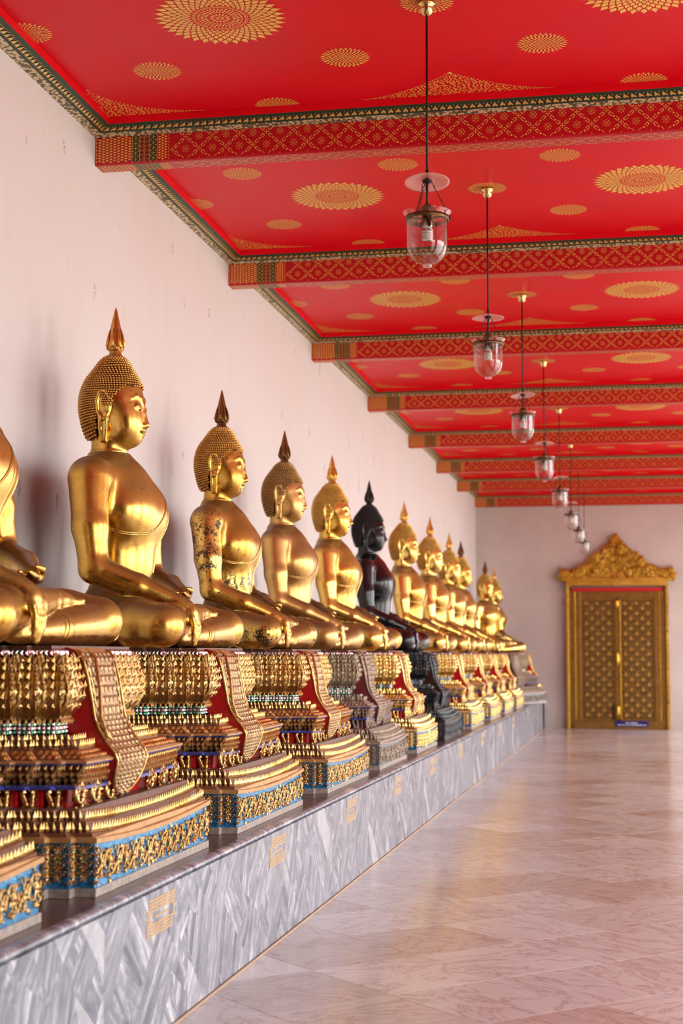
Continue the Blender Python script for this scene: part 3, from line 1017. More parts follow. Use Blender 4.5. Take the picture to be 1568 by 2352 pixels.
HC = 1.175     # chin height
def head_field():
    f = Field()
    z = HC
    f.ell((-0.015, 0, z + 0.265), (0.172, 0.150, 0.20), 0.05)
    f.ell((0.045, 0, z + 0.175), (0.130, 0.128, 0.195), 0.06)
    f.ell((0.075, 0, z + 0.095), (0.095, 0.092, 0.10), 0.05)
    f.ell((0.112, 0, z + 0.034), (0.040, 0.045, 0.036), 0.04)              # chin
    f.cone((-0.035, 0, z - 0.13), 0.104, (-0.025, 0, z + 0.10), 0.105, 0.03) # neck
    f.ell((-0.033, 0, z - 0.045), (0.110, 0.110, 0.020), 0.012)
    f.chain([(0.166, 0, z + 0.240), (0.177, 0, z + 0.180), (0.197, 0, z + 0.114)], [0.0120, 0.0125, 0.0180], 0.016)   # nose
    for s in (1, -1):
        f.ell((0.178, 0.018 * s, z + 0.106), (0.020, 0.014, 0.013), 0.008)
        f.ell((0.098, 0.060 * s, z + 0.125), (0.060, 0.056, 0.085), 0.06)     # cheek
        f.chain([(0.170, 0.013 * s, z + 0.232), (0.167, 0.034 * s, z + 0.264), (0.152, 0.062 * s, z + 0.276), (0.128, 0.090 * s, z + 0.258), (0.110, 0.104 * s, z + 0.234)], [0.009, 0.011, 0.011, 0.009, 0.004], 0.008)
        f.ell((0.147, 0.055 * s, z + 0.214), (0.020, 0.038, 0.022), 0.010, rz=-0.5 * s)   # eyeball under the lid
        f.chain([(0.166, 0.022 * s, z + 0.199), (0.163, 0.045 * s, z + 0.207), (0.149, 0.072 * s, z + 0.211), (0.130, 0.094 * s, z + 0.211)], [0.004, 0.006, 0.006, 0.003], 0.005)
        # ear: rim, inner fold and long split lobe
        e = 0.150
        f.ell((-0.016, (e - 0.004) * s, z + 0.222), (0.046, 0.016, 0.086), 0.012)
        f.chain([(0.014, e * s, z + 0.185), (0.020, (e + 0.008) * s, z + 0.255), (0.0, (e + 0.014) * s, z + 0.296), (-0.034, (e + 0.014) * s, z + 0.290), (-0.052, (e + 0.012) * s, z + 0.240), (-0.046, (e + 0.006) * s, z + 0.175), (-0.022, (e + 0.002) * s, z + 0.138), (0.004, (e - 0.002) * s, z + 0.155), (0.012, (e - 0.004) * s, z + 0.18)], [0.009, 0.010, 0.011, 0.012, 0.012, 0.012, 0.012, 0.010, 0.008], 0.005)
        f.chain([(-0.008, (e + 0.004) * s, z + 0.265), (-0.030, (e + 0.006) * s, z + 0.235), (-0.022, (e + 0.002) * s, z + 0.165)], [0.006, 0.007, 0.006], 0.006)
        f.chain([(-0.038, (e - 0.002) * s, z + 0.150), (-0.038, (e - 0.012) * s, z + 0.08), (-0.030, (e - 0.026) * s, z + 0.012)], [0.012, 0.012, 0.013], 0.008)
        f.chain([(0.000, (e - 0.006) * s, z + 0.150), (-0.002, (e - 0.014) * s, z + 0.08), (-0.012, (e - 0.028) * s, z + 0.012)], [0.010, 0.010, 0.012], 0.008)
        f.chain([(-0.02, (e - 0.014) * s, z + 0.15), (-0.02, (e - 0.030) * s, z + 0.03)], [0.016, 0.014], 0.01)
        f.cone((0.150, 0.038 * s, z + 0.080), 0.006, (0.172, 0.012 * s, z + 0.083), 0.0100, 0.005)
        f.ell((0.168, 0.020 * s, z + 0.0715), (0.02, 0.026, 0.003), 0.006, sub=True)
        f.cone((0.148, 0.032 * s, z + 0.064), 0.006, (0.166, 0.0, z + 0.058), 0.0115, 0.005)
    return f

def hair_field():
    f = Field()
    z = HC
    f.ell((-0.015, 0, z + 0.262), (0.186, 0.164, 0.214), 0.05)
    f.ell((-0.075, 0, z + 0.17), (0.108, 0.122, 0.18), 0.06)
    f.ell((-0.055, 0, z + 0.10), (0.098, 0.112, 0.10), 0.05)
    f.ell((-0.005, 0, z + 0.455), (0.082, 0.080, 0.070), 0.07)             # cranial knob
    return f

def hair_keep(P):
    """hair grows outside the face opening"""
    x, y, zz = P[..., 0], np.abs(P[..., 1]), P[..., 2] - HC
    face = ((x - 0.215) / 0.205) ** 2 + ((zz - 0.06) / 0.325) ** 2 < 1.0
    peak = (zz > 0.365 - 1.3 * y) & (zz > 0.335)
    face = face & ~peak
    low = (x > -0.055) & (zz < 0.275)
    side = (x > -0.065) & (zz < 0.14)
    temple = (x > -0.02) & (x < 0.04) & (zz > 0.20) & (~face)
    nape = zz < 0.03
    return ~(face | (low & ~temple) | side | nape)

def build_statue_meshes():
    M = {}
    bf = body_field()
    h = 0.0072
    lo = (-0.30, -0.86, -0.012)
    D = bf.grid(lo, (0.72, 0.86, 1.14), h)
    Z = (np.arange(D.shape[2]) * h + lo[2])
    D = np.maximum(D, (0.002 - Z)[None, None, :].astype(np.float32))        # flat underside on the seat
    D = np.maximum(D, (Z - 1.128)[None, None, :].astype(np.float32))
    Vb, Fb = surface_nets(D, lo, h)
    Vb = relax(Vb, Fb, 4)
    hf = head_field()
    h2 = 0.0046
    lo2 = (-0.26, -0.20, 1.06)
    D2 = hf.grid(lo2, (0.26, 0.20, 1.70), h2)
    Vh, Fh = surface_nets(D2, lo2, h2)
    Vh = relax(Vh, Fh, 2)
    M['body'] = np_mesh('body', np.concatenate([Vb, Vh]), np.concatenate([Fb, Fh + len(Vb)]))
    # hair shell with rows of small curls
    ff = hair_field()
    lo3 = (-0.28, -0.22, 1.16)
    D3 = ff.grid(lo3, (0.26, 0.22, 1.78), 0.006)
    V3, F3 = surface_nets(D3, lo3, 0.006)
    keep = hair_keep(V3)
    F3 = F3[keep[F3].all(1)]
    used = np.unique(F3); remap = np.full(len(V3), -1); remap[used] = np.arange(len(used))
    M['hair'] = np_mesh('hair', V3[used], remap[F3])
    pts = []
    row = 0
    ang = 0.0
    th = 0.10
    cen = np.array((-0.012, 0.0, HC + 0.25), np.float32)
    while th < math.pi * 0.93:
        r_est = 0.2 if th > 0.5 else 0.28
        n = max(4, int(2 * math.pi * r_est * math.sin(th) / 0.0168))
        for k in range(n):
            a = 2 * math.pi * (k + 0.5 * (row % 2)) / n
            d = np.array((math.sin(th) * math.cos(a), math.sin(th) * math.sin(a), math.cos(th)), np.float32)
            pts.append(cen + d * 0.22)
        row += 1
        th += 0.0160 / (0.205 if th > 0.6 else 0.27)
    P = np.array(pts, np.float32)
    # march from outside onto the hair surface
    dirs = P - cen; dirs /= np.linalg.norm(dirs, axis=1, keepdims=True)
    T = np.full(len(P), 0.42, np.float32)
    for _ in range(60):
        T -= np.maximum(ff.at(cen + dirs * T[:, None]) * 0.8, -0.01)
    P = cen + dirs * T[:, None]
    ok = hair_keep(P)
    P, g = ff.project(P[ok], 2)
    b = MB()
    for p, nn in zip(P, g):
        nn = Vector(nn.tolist()); p = Vector(p.tolist())
        t1 = nn.orthogonal().normalized(); t2 = nn.cross(t1)
        vs = []
        for rr, hh in ((0.0088, -0.003), (0.0078, 0.005), (0.0042, 0.0100)):
            for k in range(6):
                a = k * math.pi / 3
                vs.append(p + nn * hh + (t1 * math.cos(a) + t2 * math.sin(a)) * rr)
        vs.append(p + nn * 0.0122)
        fs = [(i * 6 + k, i * 6 + (k + 1) % 6, (i + 1) * 6 + (k + 1) % 6, (i + 1) * 6 + k) for i in (0, 1) for k in range(6)]
        fs += [(12 + k, 12 + (k + 1) % 6, 18) for k in range(6)]
        b.add(vs, fs, 0, True)
    M['curls'] = b.mesh('hair_curls'); M['curls'].materials.append(None)
    # flame finial
    b = MB()
    z0 = HC + 0.505
    b.lathe([(0.062, -0.03), (0.056, 0.012), (0.038, 0.028), (0.034, 0.048)], (-0.002, 0, z0), 20)
    prof = [(0.030, 0.045), (0.040, 0.052), (0.048, 0.075), (0.047, 0.092), (0.040, 0.118), (0.036, 0.150), (0.029, 0.190), (0.022, 0.225), (0.014, 0.262), (0.008, 0.29), (0.0015, 0.312)]
    b.lathe(prof, (-0.002, 0, z0), 24, 0, True, 0.10, 8)
    for k in range(8):
        a = 2 * math.pi * k / 8
        pts = []
        for (r, zz) in ((0.046, 0.066), (0.053, 0.086), (0.047, 0.118), (0.041, 0.15), (0.030, 0.185)):
            pts.append((-0.002 + r * math.cos(a), r * math.sin(a), z0 + zz))
        b.tube(pts, [0.004, 0.009, 0.008, 0.006, 0.002], 5)
    for k in range(8):
        a = 2 * math.pi * (k + 0.5) / 8
        b.sphere((-0.002 + 0.044 * math.cos(a), 0.044 * math.sin(a), z0 + 0.066), 0.010, 8, 5)
    M['finial'] = b.mesh('finial'); M['finial'].materials.append(None)
    # robe edges: thin raised lines lying on the body
    def ridge(b, pts, r, n=40, push=0.0):
        P = np.array(pts, np.float32)
        t = np.linspace(0, len(P) - 1, n)
        Q = np.stack([np.interp(t, np.arange(len(P)), P[:, i]) for i in range(3)], 1)
        for _ in range(2):
            Q[1:-1] = (Q[:-2] + Q[1:-1] * 2 + Q[2:]) / 4
        Q, g = bf.project(Q, 8)
        Q = Q + g * push
        b.tube([q.tolist() for q in Q], r, 6)
    b = MB()
    for dz in (0.0, 0.014):
        ridge(b, [(0.02, -0.34, 0.655 + dz), (0.12, -0.30, 0.640 + dz), (0.23, -0.2, 0.632 + dz), (0.27, -0.06, 0.66 + dz), (0.28, 0.05, 0.74 + dz), (0.25, 0.17, 0.88 + dz), (0.14, 0.24, 1.0 + dz), (0.02, 0.26, 1.06)], 0.0048)
    M['robe'] = b.mesh('robe_edge'); M['robe'].materials.append(None)
    b = MB()
    for w0, w1 in ((0.14, 0.06), (0.24, 0.15)):
        ridge(b, [(0.06, w0 + 0.05, 1.05), (0.2, w0 + 0.02, 0.95), (0.30, w0, 0.78), (0.24, w1 + 0.02, 0.60), (0.24, w1, 0.42)], 0.0042)
    ridge(b, [(0.24, 0.15, 0.425), (0.24, 0.10, 0.42), (0.24, 0.06, 0.42)], 0.0042, 12)
    M['sash'] = b.mesh('sash'); M['sash'].materials.append(None)
    for key, path in (('hem', [(0.50, 0.065, 0.17), (0.59, 0.045, 0.10), (0.60, 0.035, 0.04), (0.57, 0.035, 0.012)]), ('hem2', [(0.50, 0.095, 0.17), (0.59, 0.075, 0.10), (0.60, 0.065, 0.04), (0.57, 0.065, 0.012)]), ('kneehem', [(0.36, 0.62, 0.245), (0.5, 0.70, 0.20), (0.58, 0.70, 0.11), (0.57, 0.66, 0.03)])):
        b = MB()
        ridge(b, path, 0.0045, 22)
        M[key] = b.mesh('hem'); M[key].materials.append(None)
    # eyes: narrow inlay below the lid
    for key, s in (('eye_l', 1), ('eye_r', -1)):
        b = MB()
        P = np.array([(0.172, 0.026 * s, HC + 0.191), (0.170, 0.042 * s, HC + 0.195), (0.158, 0.064 * s, HC + 0.199), (0.145, 0.090 * s, HC + 0.203)], np.float32)
        P, g = hf.project(P, 6)
        up = np.array([0.0015, 0.0048, 0.0042, 0.0008])
        for i in range(3):
            q0, q1 = P[i] + g[i] * 0.0016, P[i + 1] + g[i + 1] * 0.0016
            b.poly([q0 - (0, 0, up[i]), q1 - (0, 0, up[i + 1]), q1 + (0, 0, up[i + 1]), q0 + (0, 0, up[i])], 1 if i == 1 else 0)
        M[key] = b.mesh('eye'); M[key].materials.append(None); M[key].materials.append(None)
    M['body'].materials.append(None); M['hair'].materials.append(None)
    return M
# ------------------------------------------------------------------ carved pedestal (origin on the platform under the statue axis, front = +x)
def carved_gold(name, c1, c2, dark, metal=0.93, rough=(0.2, 0.45), sc=1.0):
    t = NT(name)
    off, rnd = t.randvec(11.0)
    v = t.coords(offset=off)
    big = t.noise(v, 5 * sc, 3)
    mid = t.noise(v, 45 * sc, 4, 0.7)
    base = t.mix(t.ramp(big, [(0.35, 0.0), (0.65, 1.0)]), c1, c2)
    base = t.mix(t.ramp(mid, [(0.52, 0.0), (0.72, 0.85)]), base, dark)
    t.set('Base Color', base)
    t.set('Metallic', metal)
    t.set('Roughness', t.ramp(mid, [(0.3, rough[0]), (0.7, rough[1])]))
    t.bump(t.noise(v, 120 * sc, 2, 0.5), 0.35, 0.004)
    return t.m
def mosaic_mat(name, c1, c2, scale=110, rough=0.12):
    t = NT(name)
    v = t.coords()
    n = t.n('ShaderNodeTexVoronoi'); n.inputs['Scale'].default_value = scale
    t.l(v, n.inputs['Vector'])
    t.set('Base Color', t.mix(t.ramp(n.outputs['Color'], [(0.2, 0.0), (0.8, 1.0)]), c1, c2))
    t.set('Roughness', rough); t.set('Metallic', 0.35)
    t.bump(n.outputs['Distance'], 0.5, 0.004)
    return t.m
def pal(kind):
    if kind == 'gold':
        g = carved_gold('carved_gold', (0.54, 0.295, 0.08), (0.74, 0.48, 0.19), (0.12, 0.045, 0.015))
        return dict(gold=g, petal=carved_gold('petal_gold', (0.66, 0.40, 0.12), (0.82, 0.58, 0.26), (0.16, 0.075, 0.02)), blue=mosaic_mat('blue_glass', (0.02, 0.17, 0.42), (0.08, 0.46, 0.78)), red=plain_mat('red_lacquer', (0.56, 0.006, 0.012), 0.28, 0, 0.2, 9), ledge=plain_mat('gilt_wood_ledge', (0.58, 0.33, 0.13), 0.5, 0.25, 0.2, 15), step=plain_mat('brown_gilt_step', (0.27, 0.115, 0.06), 0.5, 0.2, 0.25, 25), dark=plain_mat('dark_green_inlay', (0.012, 0.028, 0.018), 0.25), stone=plain_mat('weathered_wood', (0.42, 0.36, 0.31), 0.7, 0, 0.3, 30), white=plain_mat('mirror_white', (0.66, 0.60, 0.58), 0.12, 0.5), pink=plain_mat('mirror_pink', (0.58, 0.26, 0.27), 0.12, 0.5), green=plain_mat('mirror_green', (0.02, 0.32, 0.12), 0.08, 0.3), seat=plain_mat('brown_seat_board', (0.15, 0.065, 0.04), 0.5, 0, 0.2, 20), trim=plain_mat('blue_edge', (0.05, 0.07, 0.36), 0.35), drape=carved_gold('drape_brocade_gold', (0.42, 0.25, 0.12), (0.58, 0.40, 0.20), (0.16, 0.06, 0.06), 0.6, (0.3, 0.55)))
    if kind == 'bright':
        d = dict(PAL['gold'])
        d.update(gold=carved_gold('bright_carved_gold', (0.95, 0.60, 0.14), (0.98, 0.74, 0.30), (0.30, 0.14, 0.03)), petal=carved_gold('bright_petal_gold', (0.96, 0.66, 0.18), (0.98, 0.78, 0.36), (0.35, 0.18, 0.04)), ledge=plain_mat('bright_ledge', (0.92, 0.62, 0.24), 0.4, 0.4, 0.1, 15))
        return d
    if kind == 'dull':
        g = carved_gold('dull_bronze', (0.30, 0.22, 0.16), (0.44, 0.34, 0.24), (0.07, 0.045, 0.03), 0.45, (0.4, 0.65))
        d = dict(PAL['gold'])
        d.update(gold=g, petal=carved_gold('dull_petal', (0.38, 0.29, 0.19), (0.50, 0.41, 0.27), (0.09, 0.06, 0.04), 0.5, (0.4, 0.6)), blue=mosaic_mat('grey_blue_glass', (0.16, 0.22, 0.26), (0.32, 0.38, 0.40)), drape=g, step=g, red=plain_mat('faded_maroon', (0.16, 0.02, 0.03), 0.45), ledge=plain_mat('grey_brown_ledge', (0.34, 0.25, 0.20), 0.55, 0.1, 0.15, 15))
        return d
    if kind == 'black':
        k = carved_gold('black_lacquer_carving', (0.014, 0.015, 0.018), (0.028, 0.030, 0.036), (0.008, 0.008, 0.01), 0.0, (0.12, 0.35))
        d = {q: k for q in PAL['gold']}
        d.update(red=plain_mat('black_red_lacquer', (0.035, 0.004, 0.006), 0.3), blue=mosaic_mat('blue_black_glass', (0.03, 0.045, 0.07), (0.09, 0.12, 0.17)), white=plain_mat('grey_mirror', (0.25, 0.27, 0.32), 0.1, 0.4))
        return d
PAL = {}
for k in ('gold', 'bright', 'dull', 'black'):
    PAL[k] = pal(k)

P_BACK = -0.385
DRAPE_Y = -0.14
SDX, SDY = 0.085, 0.052
HULL = 0.030
def hullz(y, z):
    w = max(0.0, min(1.0, (0.62 - z) / 0.25)) * max(0.0, min(1.0, z / 0.05))
    return z + HULL * w * (y / 0.8) ** 2
def outline(i, W, sub=10):
    """polyline from back right side (-y) round the front to the back of the +y side"""
    F = 0.94 - i
    p = [(P_BACK, -W - 3 * SDY), (F - 3 * SDX, -W - 3 * SDY), (F - 3 * SDX, -W - 2 * SDY), (F - 2 * SDX, -W - 2 * SDY), (F - 2 * SDX, -W - SDY), (F - SDX, -W - SDY), (F - SDX, -W)]
    q = [(F, -W + 2 * W * k / sub) for k in range(sub + 1)]
    m = [(x, -y) for x, y in reversed(p)]
    return p + q + m
def edges(i, W, front_only=False):
    """straight faces: (start, end, outward normal); the front is one face"""
    o = outline(i, W, 1)
    r = []
    for a, b in zip(o[:-1], o[1:]):
        d = Vector((b[0] - a[0], b[1] - a[1], 0)); L = d.length
        if L < 1e-6: continue
        d /= L
        r.append((Vector((a[0], a[1], 0)), Vector((b[0], b[1], 0)), Vector((d.y, -d.x, 0)), L))
    return r
def tier(b, lv, mi=0, cap=True):
    """lofted tier through levels (inset, half width, z)"""
    rows = []
    for i, W, z in lv:
        rows.append([(x, y, hullz(y, z)) for x, y in outline(i, W)])
    for A, B in zip(rows[:-1], rows[1:]):
        for k in range(len(A) - 1):
            b.poly([A[k], A[k + 1], B[k + 1], B[k]], mi)
    if cap:
        T = rows[-1]; n = len(T)
        for k in range(n // 2):
            if k + 1 <= n - 2 - k:
                b.poly([T[k], T[n - 1 - k], T[n - 2 - k], T[k + 1]][::-1] if False else [T[k], T[k + 1], T[n - 2 - k], T[n - 1 - k]], mi)
def along(i, W, pitch, z, fn, skip_long_back=0.0):
    for a, c, nrm, L in edges(i, W):
        n = max(1, int(round(L / pitch)))
        for k in range(n):
            p = a.lerp(c, (k + 0.5) / n)
            if p.x < P_BACK + skip_long_back: continue
            p = Vector((p.x, p.y, hullz(p.y, z)))
            fn(p, (c - a).normalized(), nrm, L / n)
def spike(b, p, t, n, w, h, lean=0.25, mi=0, inv=False):
    s = -1 if inv else 1
    up = Vector((0, 0, s))
    d = w * 0.55
    v = [p - t * w * 0.42, p + n * d * 0.55, p + t * w * 0.42,
         p - t * w * 0.56 + up * h * 0.34 + n * d * 0.3, p + up * h * 0.34 + n * d * 1.15, p + t * w * 0.56 + up * h * 0.34 + n * d * 0.3,
         p + n * (d * 0.5 + lean * h * 0.25) + up * h, p + up * h * 0.4 - n * d * 0.35]
    fs = [(0, 1, 4, 3), (1, 2, 5, 4), (3, 4, 6), (4, 5, 6), (5, 7, 6), (7, 3, 6)]
    if inv: fs = [tuple(reversed(q)) for q in fs]
    b.add(v, fs, mi)
def spiral(b, c, t, u, n, r, turns, a0, sgn, th, mi=0, d0=0.004):
    pts, rad = [], []
    N = int(9 * turns) + 4
    for k in range(N):
        s = k / (N - 1)
        a = a0 + sgn * s * turns * 2 * math.pi
        rr = r * (1 - 0.82 * s)
        pts.append(c + t * rr * math.cos(a) + u * rr * math.sin(a) + n * (d0 + 0.004 * s))
        rad.append(th * (0.7 + 0.5 * s))
    b.tube(pts, rad, 4, mi, True)
def leaflet(b, c, t, u, n, ang, L, W, mi=0, rise=0.010):
    d = t * math.cos(ang) + u * math.sin(ang); s = -t * math.sin(ang) + u * math.cos(ang)
    v = [c, c + d * L * 0.4 - s * W * 0.5 + n * 0.002, c + d * L * 0.4 + s * W * 0.5 + n * 0.002, c + d * L * 0.42 + n * rise, c + d * L + n * 0.004]
    b.add(v, [(0, 1, 3), (1, 4, 3), (4, 2, 3), (2, 0, 3)], mi)
def boss(b, c, t, u, n, r, mi=0, gem=None):
    for k in range(5):
        leaflet(b, c + n * 0.004, t, u, n, k * 2 * math.pi / 5 + 0.3, r, r * 0.75, mi, 0.006)
    if gem is not None:
        v = [c + n * (0.010 + r * 0.25)] + [c + n * 0.006 + (t * math.cos(k * math.pi / 2.5) + u * math.sin(k * math.pi / 2.5)) * r * 0.36 for k in range(5)]
        b.add(v, [(0, 1 + k, 1 + (k + 1) % 5) for k in range(5)], gem)
# (inset, half width, height) of the storeys
I_BASE, W_BASE = 0.0, 0.79
UP = Vector((0, 0, 1))
ZM_OLD = [0.0, 0.022, 0.206, 0.232, 0.345, 0.455, 0.57, 0.61, 0.662, 0.735, 0.745, 0.915, 0.957, 1.2]
ZM_NEW = [0.0, 0.022, 0.178, 0.200, 0.300, 0.395, 0.500, 0.537, 0.590, 0.654, 0.662, 0.915, 0.957, 1.2]
def zmap(z):
    for a, b_, c, d in zip(ZM_OLD[:-1], ZM_OLD[1:], ZM_NEW[:-1], ZM_NEW[1:]):
        if a <= z <= b_: return c + (d - c) * (z - a) / (b_ - a)
    return z
FREE = ('lotus_petal', 'foot_scroll', 'mirror_panel')
def build_pedestal_meshes():
    r = random.Random(3)
    P = {}
    def add(key, b, slots, name=None):
        if key not in FREE: b.v = [(x, y, zmap(z)) for x, y, z in b.v]
        me = b.mesh(name or key)
        for _ in slots: me.materials.append(None)
        P[key] = (me, slots)
    def shift(b): b.v = [(x, y + DRAPE_Y, z) for x, y, z in b.v]
    # footing planks
    b = MB(); tier(b, [(0.004, 0.788, 0.0), (0.004, 0.788, 0.022)]); add('footing', b, ['stone'])
    # blue frieze
    b = MB(); tier(b, [(0.012, 0.780, 0.022), (0.012, 0.780, 0.206)]); add('frieze', b, ['blue'])
    # scrollwork over it
    b = MB()
    zc = 0.114
    for a, c, n, L in edges(0.012, 0.780):
        t = (c - a).normalized()
        cell = 0.098 if L > 0.3 else L
        N = max(1, int(round(L / cell)))
        for k in range(N):
            pm = a.lerp(c, (k + 0.5) / N); cw = L / N
            if pm.x < P_BACK + 0.25: continue
            z0 = hullz(pm.y, zc)
            C = Vector((pm.x, pm.y, z0)) + n * 0.003
            if L < 0.3:
                for q, dz in enumerate((-0.06, -0.02, 0.02, 0.06)):
                    boss(b, C + UP * dz, t, UP, n, min(cw * 0.36, 0.024), 0, 1 + (q + k) % 3)
                    for sg in (-1, 1):
                        spiral(b, C + UP * (dz + 0.018) + t * sg * cw * 0.26, t, UP, n, 0.015, 1.1, 0.5, sg, 0.0032)
                continue
            s = 1 if k % 2 else -1
            spiral(b, C + t * cw * -0.22 + UP * 0.036 * s, t, UP, n, 0.036, 1.5, -1.5 * s, s, 0.0050)
            spiral(b, C + t * cw * 0.24 - UP * 0.030 * s, t, UP, n, 0.038, 1.5, 1.6 * s, s, 0.0050)
            spiral(b, C + t * cw * 0.08 + UP * 0.052 * s, t, UP, n, 0.022, 1.1, 0.4, -s, 0.0042)
            spiral(b, C - t * cw * 0.10 - UP * 0.058 * s, t, UP, n, 0.022, 1.1, 2.4, -s, 0.0042)
            b.tube([C - t * cw * 0.5 + UP * 0.05 * s + n * .004, C - t * cw * 0.2 - UP * 0.0 * s + n * .007, C + t * cw * 0.12 + UP * 0.008 * s + n * .008, C + t * cw * 0.32 + UP * 0.03 * s + n * .007, C + t * cw * 0.5 - UP * 0.05 * s + n * .004], 0.0052, 4)
            boss(b, C + n * 0.004, t, UP, n, 0.026, 0, 1 + k % 3)
            for q in range(6):
                leaflet(b, C + t * cw * r.uniform(-0.5, 0.5) + UP * r.uniform(-0.078, 0.070), t, UP, n, r.uniform(0, 6.28), r.uniform(0.026, 0.042), 0.020)
    add('scrollwork', b, ['gold', 'white', 'pink', 'green'])
    # corner strings of small gilt flowers
    b = MB()
    o = outline(0.010, 0.782, 1)
    for x, y in o[1:-1]:
        for q in range(6):
            z = 0.040 + 0.029 * q
            d = Vector((0.7, math.copysign(0.7, y), 0))
            t = Vector((-d.y, d.x, 0))
            boss(b, Vector((x, y, hullz(y, z))) + d * 0.004, t, UP, d.normalized(), 0.016, 0, 1 + (q % 3))
    add('flower_string', b, ['gold', 'white', 'pink', 'green'])
    # plain gilt ledge
    b = MB(); tier(b, [(0.004, 0.790, 0.206), (0.000, 0.795, 0.208), (0.000, 0.795, 0.228), (0.012, 0.785, 0.232)]); add('ledge', b, ['ledge'])
    # stepped storeys behind the leaf rows
    b = MB()
    tier(b, [(0.030, 0.775, 0.232), (0.030, 0.775, 0.246), (0.056, 0.757, 0.247), (0.062, 0.755, 0.280)])
    tier(b, [(0.066, 0.750, 0.280), (0.066, 0.750, 0.293), (0.095, 0.732, 0.294), (0.100, 0.728, 0.345)])
    add('lower_steps', b, ['seat'])
    b = MB()
    tier(b, [(0.024, 0.780, 0.233), (0.022, 0.782, 0.247), (0.050, 0.762, 0.2505)], 0, False)
    tier(b, [(0.060, 0.756, 0.281), (0.058, 0.758, 0.295), (0.088, 0.736, 0.2985)], 0, False)
    tier(b, [(0.100, 0.728, 0.330), (0.096, 0.732, 0.336), (0.100, 0.728, 0.343), (0.15, 0.70, 0.345)], 0)
    add('step_mouldings', b, ['step'])
    b = MB()
    along(0.034, 0.772, 0.031, 0.250, lambda p, t, n, w: spike(b, p, t, n, 0.017, 0.046), 0.1)
    add('leaf_row_a', b, ['gold'], 'leaf_row')
    b = MB()
    along(0.071, 0.746, 0.031, 0.298, lambda p, t, n, w: spike(b, p, t, n, 0.017, 0.046), 0.1)
    add('leaf_row_b', b, ['gold'], 'leaf_row')
    # scroll-foot storey: red recess
    b = MB(); tier(b, [(0.175, 0.665, 0.345), (0.175, 0.645, 0.455)]); add('recess', b, ['red'])
    b = MB(); tier(b, [(0.128, 0.69, 0.438), (0.128, 0.69, 0.452), (0.15, 0.66, 0.456)]); add('apron', b, ['trim'])
    # leaf carving on the redented corners of that storey
    b = MB()
    for a, c, n, L in edges(0.165, 0.66):
        t = (c - a).normalized()
        if L > 1.0: continue
        N = max(1, int(round(L / 0.085)))
        for k in range(N):
            p = a.lerp(c, (k + 0.5) / N)
            if p.x < P_BACK + 0.3: continue
            z = hullz(p.y, 0.395); C = Vector((p.x, p.y, z)); w = L / N
            b.tube([C - UP * 0.05 + n * 0.03, C - UP * 0.02 + n * 0.02, C + UP * 0.02 + n * 0.004, C + UP * 0.05 + n * 0.012], [0.016, 0.013, 0.010, 0.014], 5)
            for q in range(5):
                leaflet(b, C + UP * (-0.05 + 0.02 * q) + n * 0.012, t, UP, n, 0.6 + 0.45 * (q % 2) * 2, 0.034, 0.018)
                leaflet(b, C + UP * (-0.05 + 0.02 * q) + n * 0.012, t, UP, n, 2.5 - 0.45 * (q % 2) * 2, 0.034, 0.018)
    add('corner_carving', b, ['gold'])
    # one curling foot scroll (placed several times along the front)
    b = MB()
    X, T = Vector((1, 0, 0)), Vector((0, 1, 0))
    spiral(b, Vector((0.0, 0, 0.0)), T, UP, X, 0.046, 1.6, -2.4, 1, 0.0085, 0, 0.0)
    b.tube([(0.004, -0.035, -0.042), (0.012, 0.0, -0.052), (0.010, 0.04, -0.047), (0.004, 0.066, -0.030)], [0.006, 0.010, 0.009, 0.004], 5)
    b.tube([(0.0, -0.046, -0.01), (0.006, -0.052, 0.02), (0.002, -0.045, 0.05)], [0.008, 0.009, 0.004], 5)
    for q in range(7):
        a = -0.6 + q * 0.55
        leaflet(b, Vector((0.006, 0.030 * math.cos(a), 0.030 * math.sin(a))), T, UP, X, a, 0.028, 0.018)
    boss(b, Vector((0.008, 0, 0.0)), T, UP, X, 0.018)
    add('foot_scroll', b, ['gold'])
    b = MB()
    b.bbox(-0.02, 0.012, -0.05, 0.05, -0.05, 0.05, 0.004, 0)
    for iy in range(4):
        for iz in range(5):
            b.sphere((0.014, -0.033 + 0.022 * iy, -0.036 + 0.018 * iz), 0.0085, 6, 4, 1 + (iy + iz) % 3)
    add('mirror_panel', b, ['red', 'white', 'pink', 'green'])
    # flaring slab
    b = MB(); tier(b, [(0.172, 0.600, 0.455), (0.145, 0.622, 0.50), (0.116, 0.638, 0.555), (0.106, 0.645, 0.560), (0.106, 0.645, 0.570)]); add('flared_slab', b, ['step'])
    b = MB()
    for rowi, (ii, W, z) in enumerate(((0.156, 0.612, 0.470), (0.140, 0.622, 0.498), (0.126, 0.632, 0.526))):
        along(ii, W, 0.034, z, lambda p, t, n, w: (leaflet(b, p + n * 0.003 + t * (0.5 * w * (rowi % 2)), t, UP, n, -math.pi / 2, 0.036, 0.030, 0, 0.014), leaflet(b, p + n * 0.004 - t * w * 0.4, t, UP, n, 0.9, 0.030, 0.018), leaflet(b, p + n * 0.004 + t * w * 0.1, t, UP, n, 2.2, 0.028, 0.016)), 0.2)
    add('slab_carving', b, ['gold'])
    b = MB()
    for (i0, W0, z0, z1) in ((0.108, 0.646, 0.550, 0.557), ):
        tier(b, [(i0 - 0.002, W0 + 0.002, z0), (i0 - 0.006, W0 + 0.006, z1)], 0, False)
    tier(b, [(0.100, 0.650, 0.557), (0.098, 0.652, 0.568), (0.11, 0.645, 0.572)], 1)
    lo_, hi_ = outline(0.168, 0.604, 1), outline(0.112, 0.642, 1)
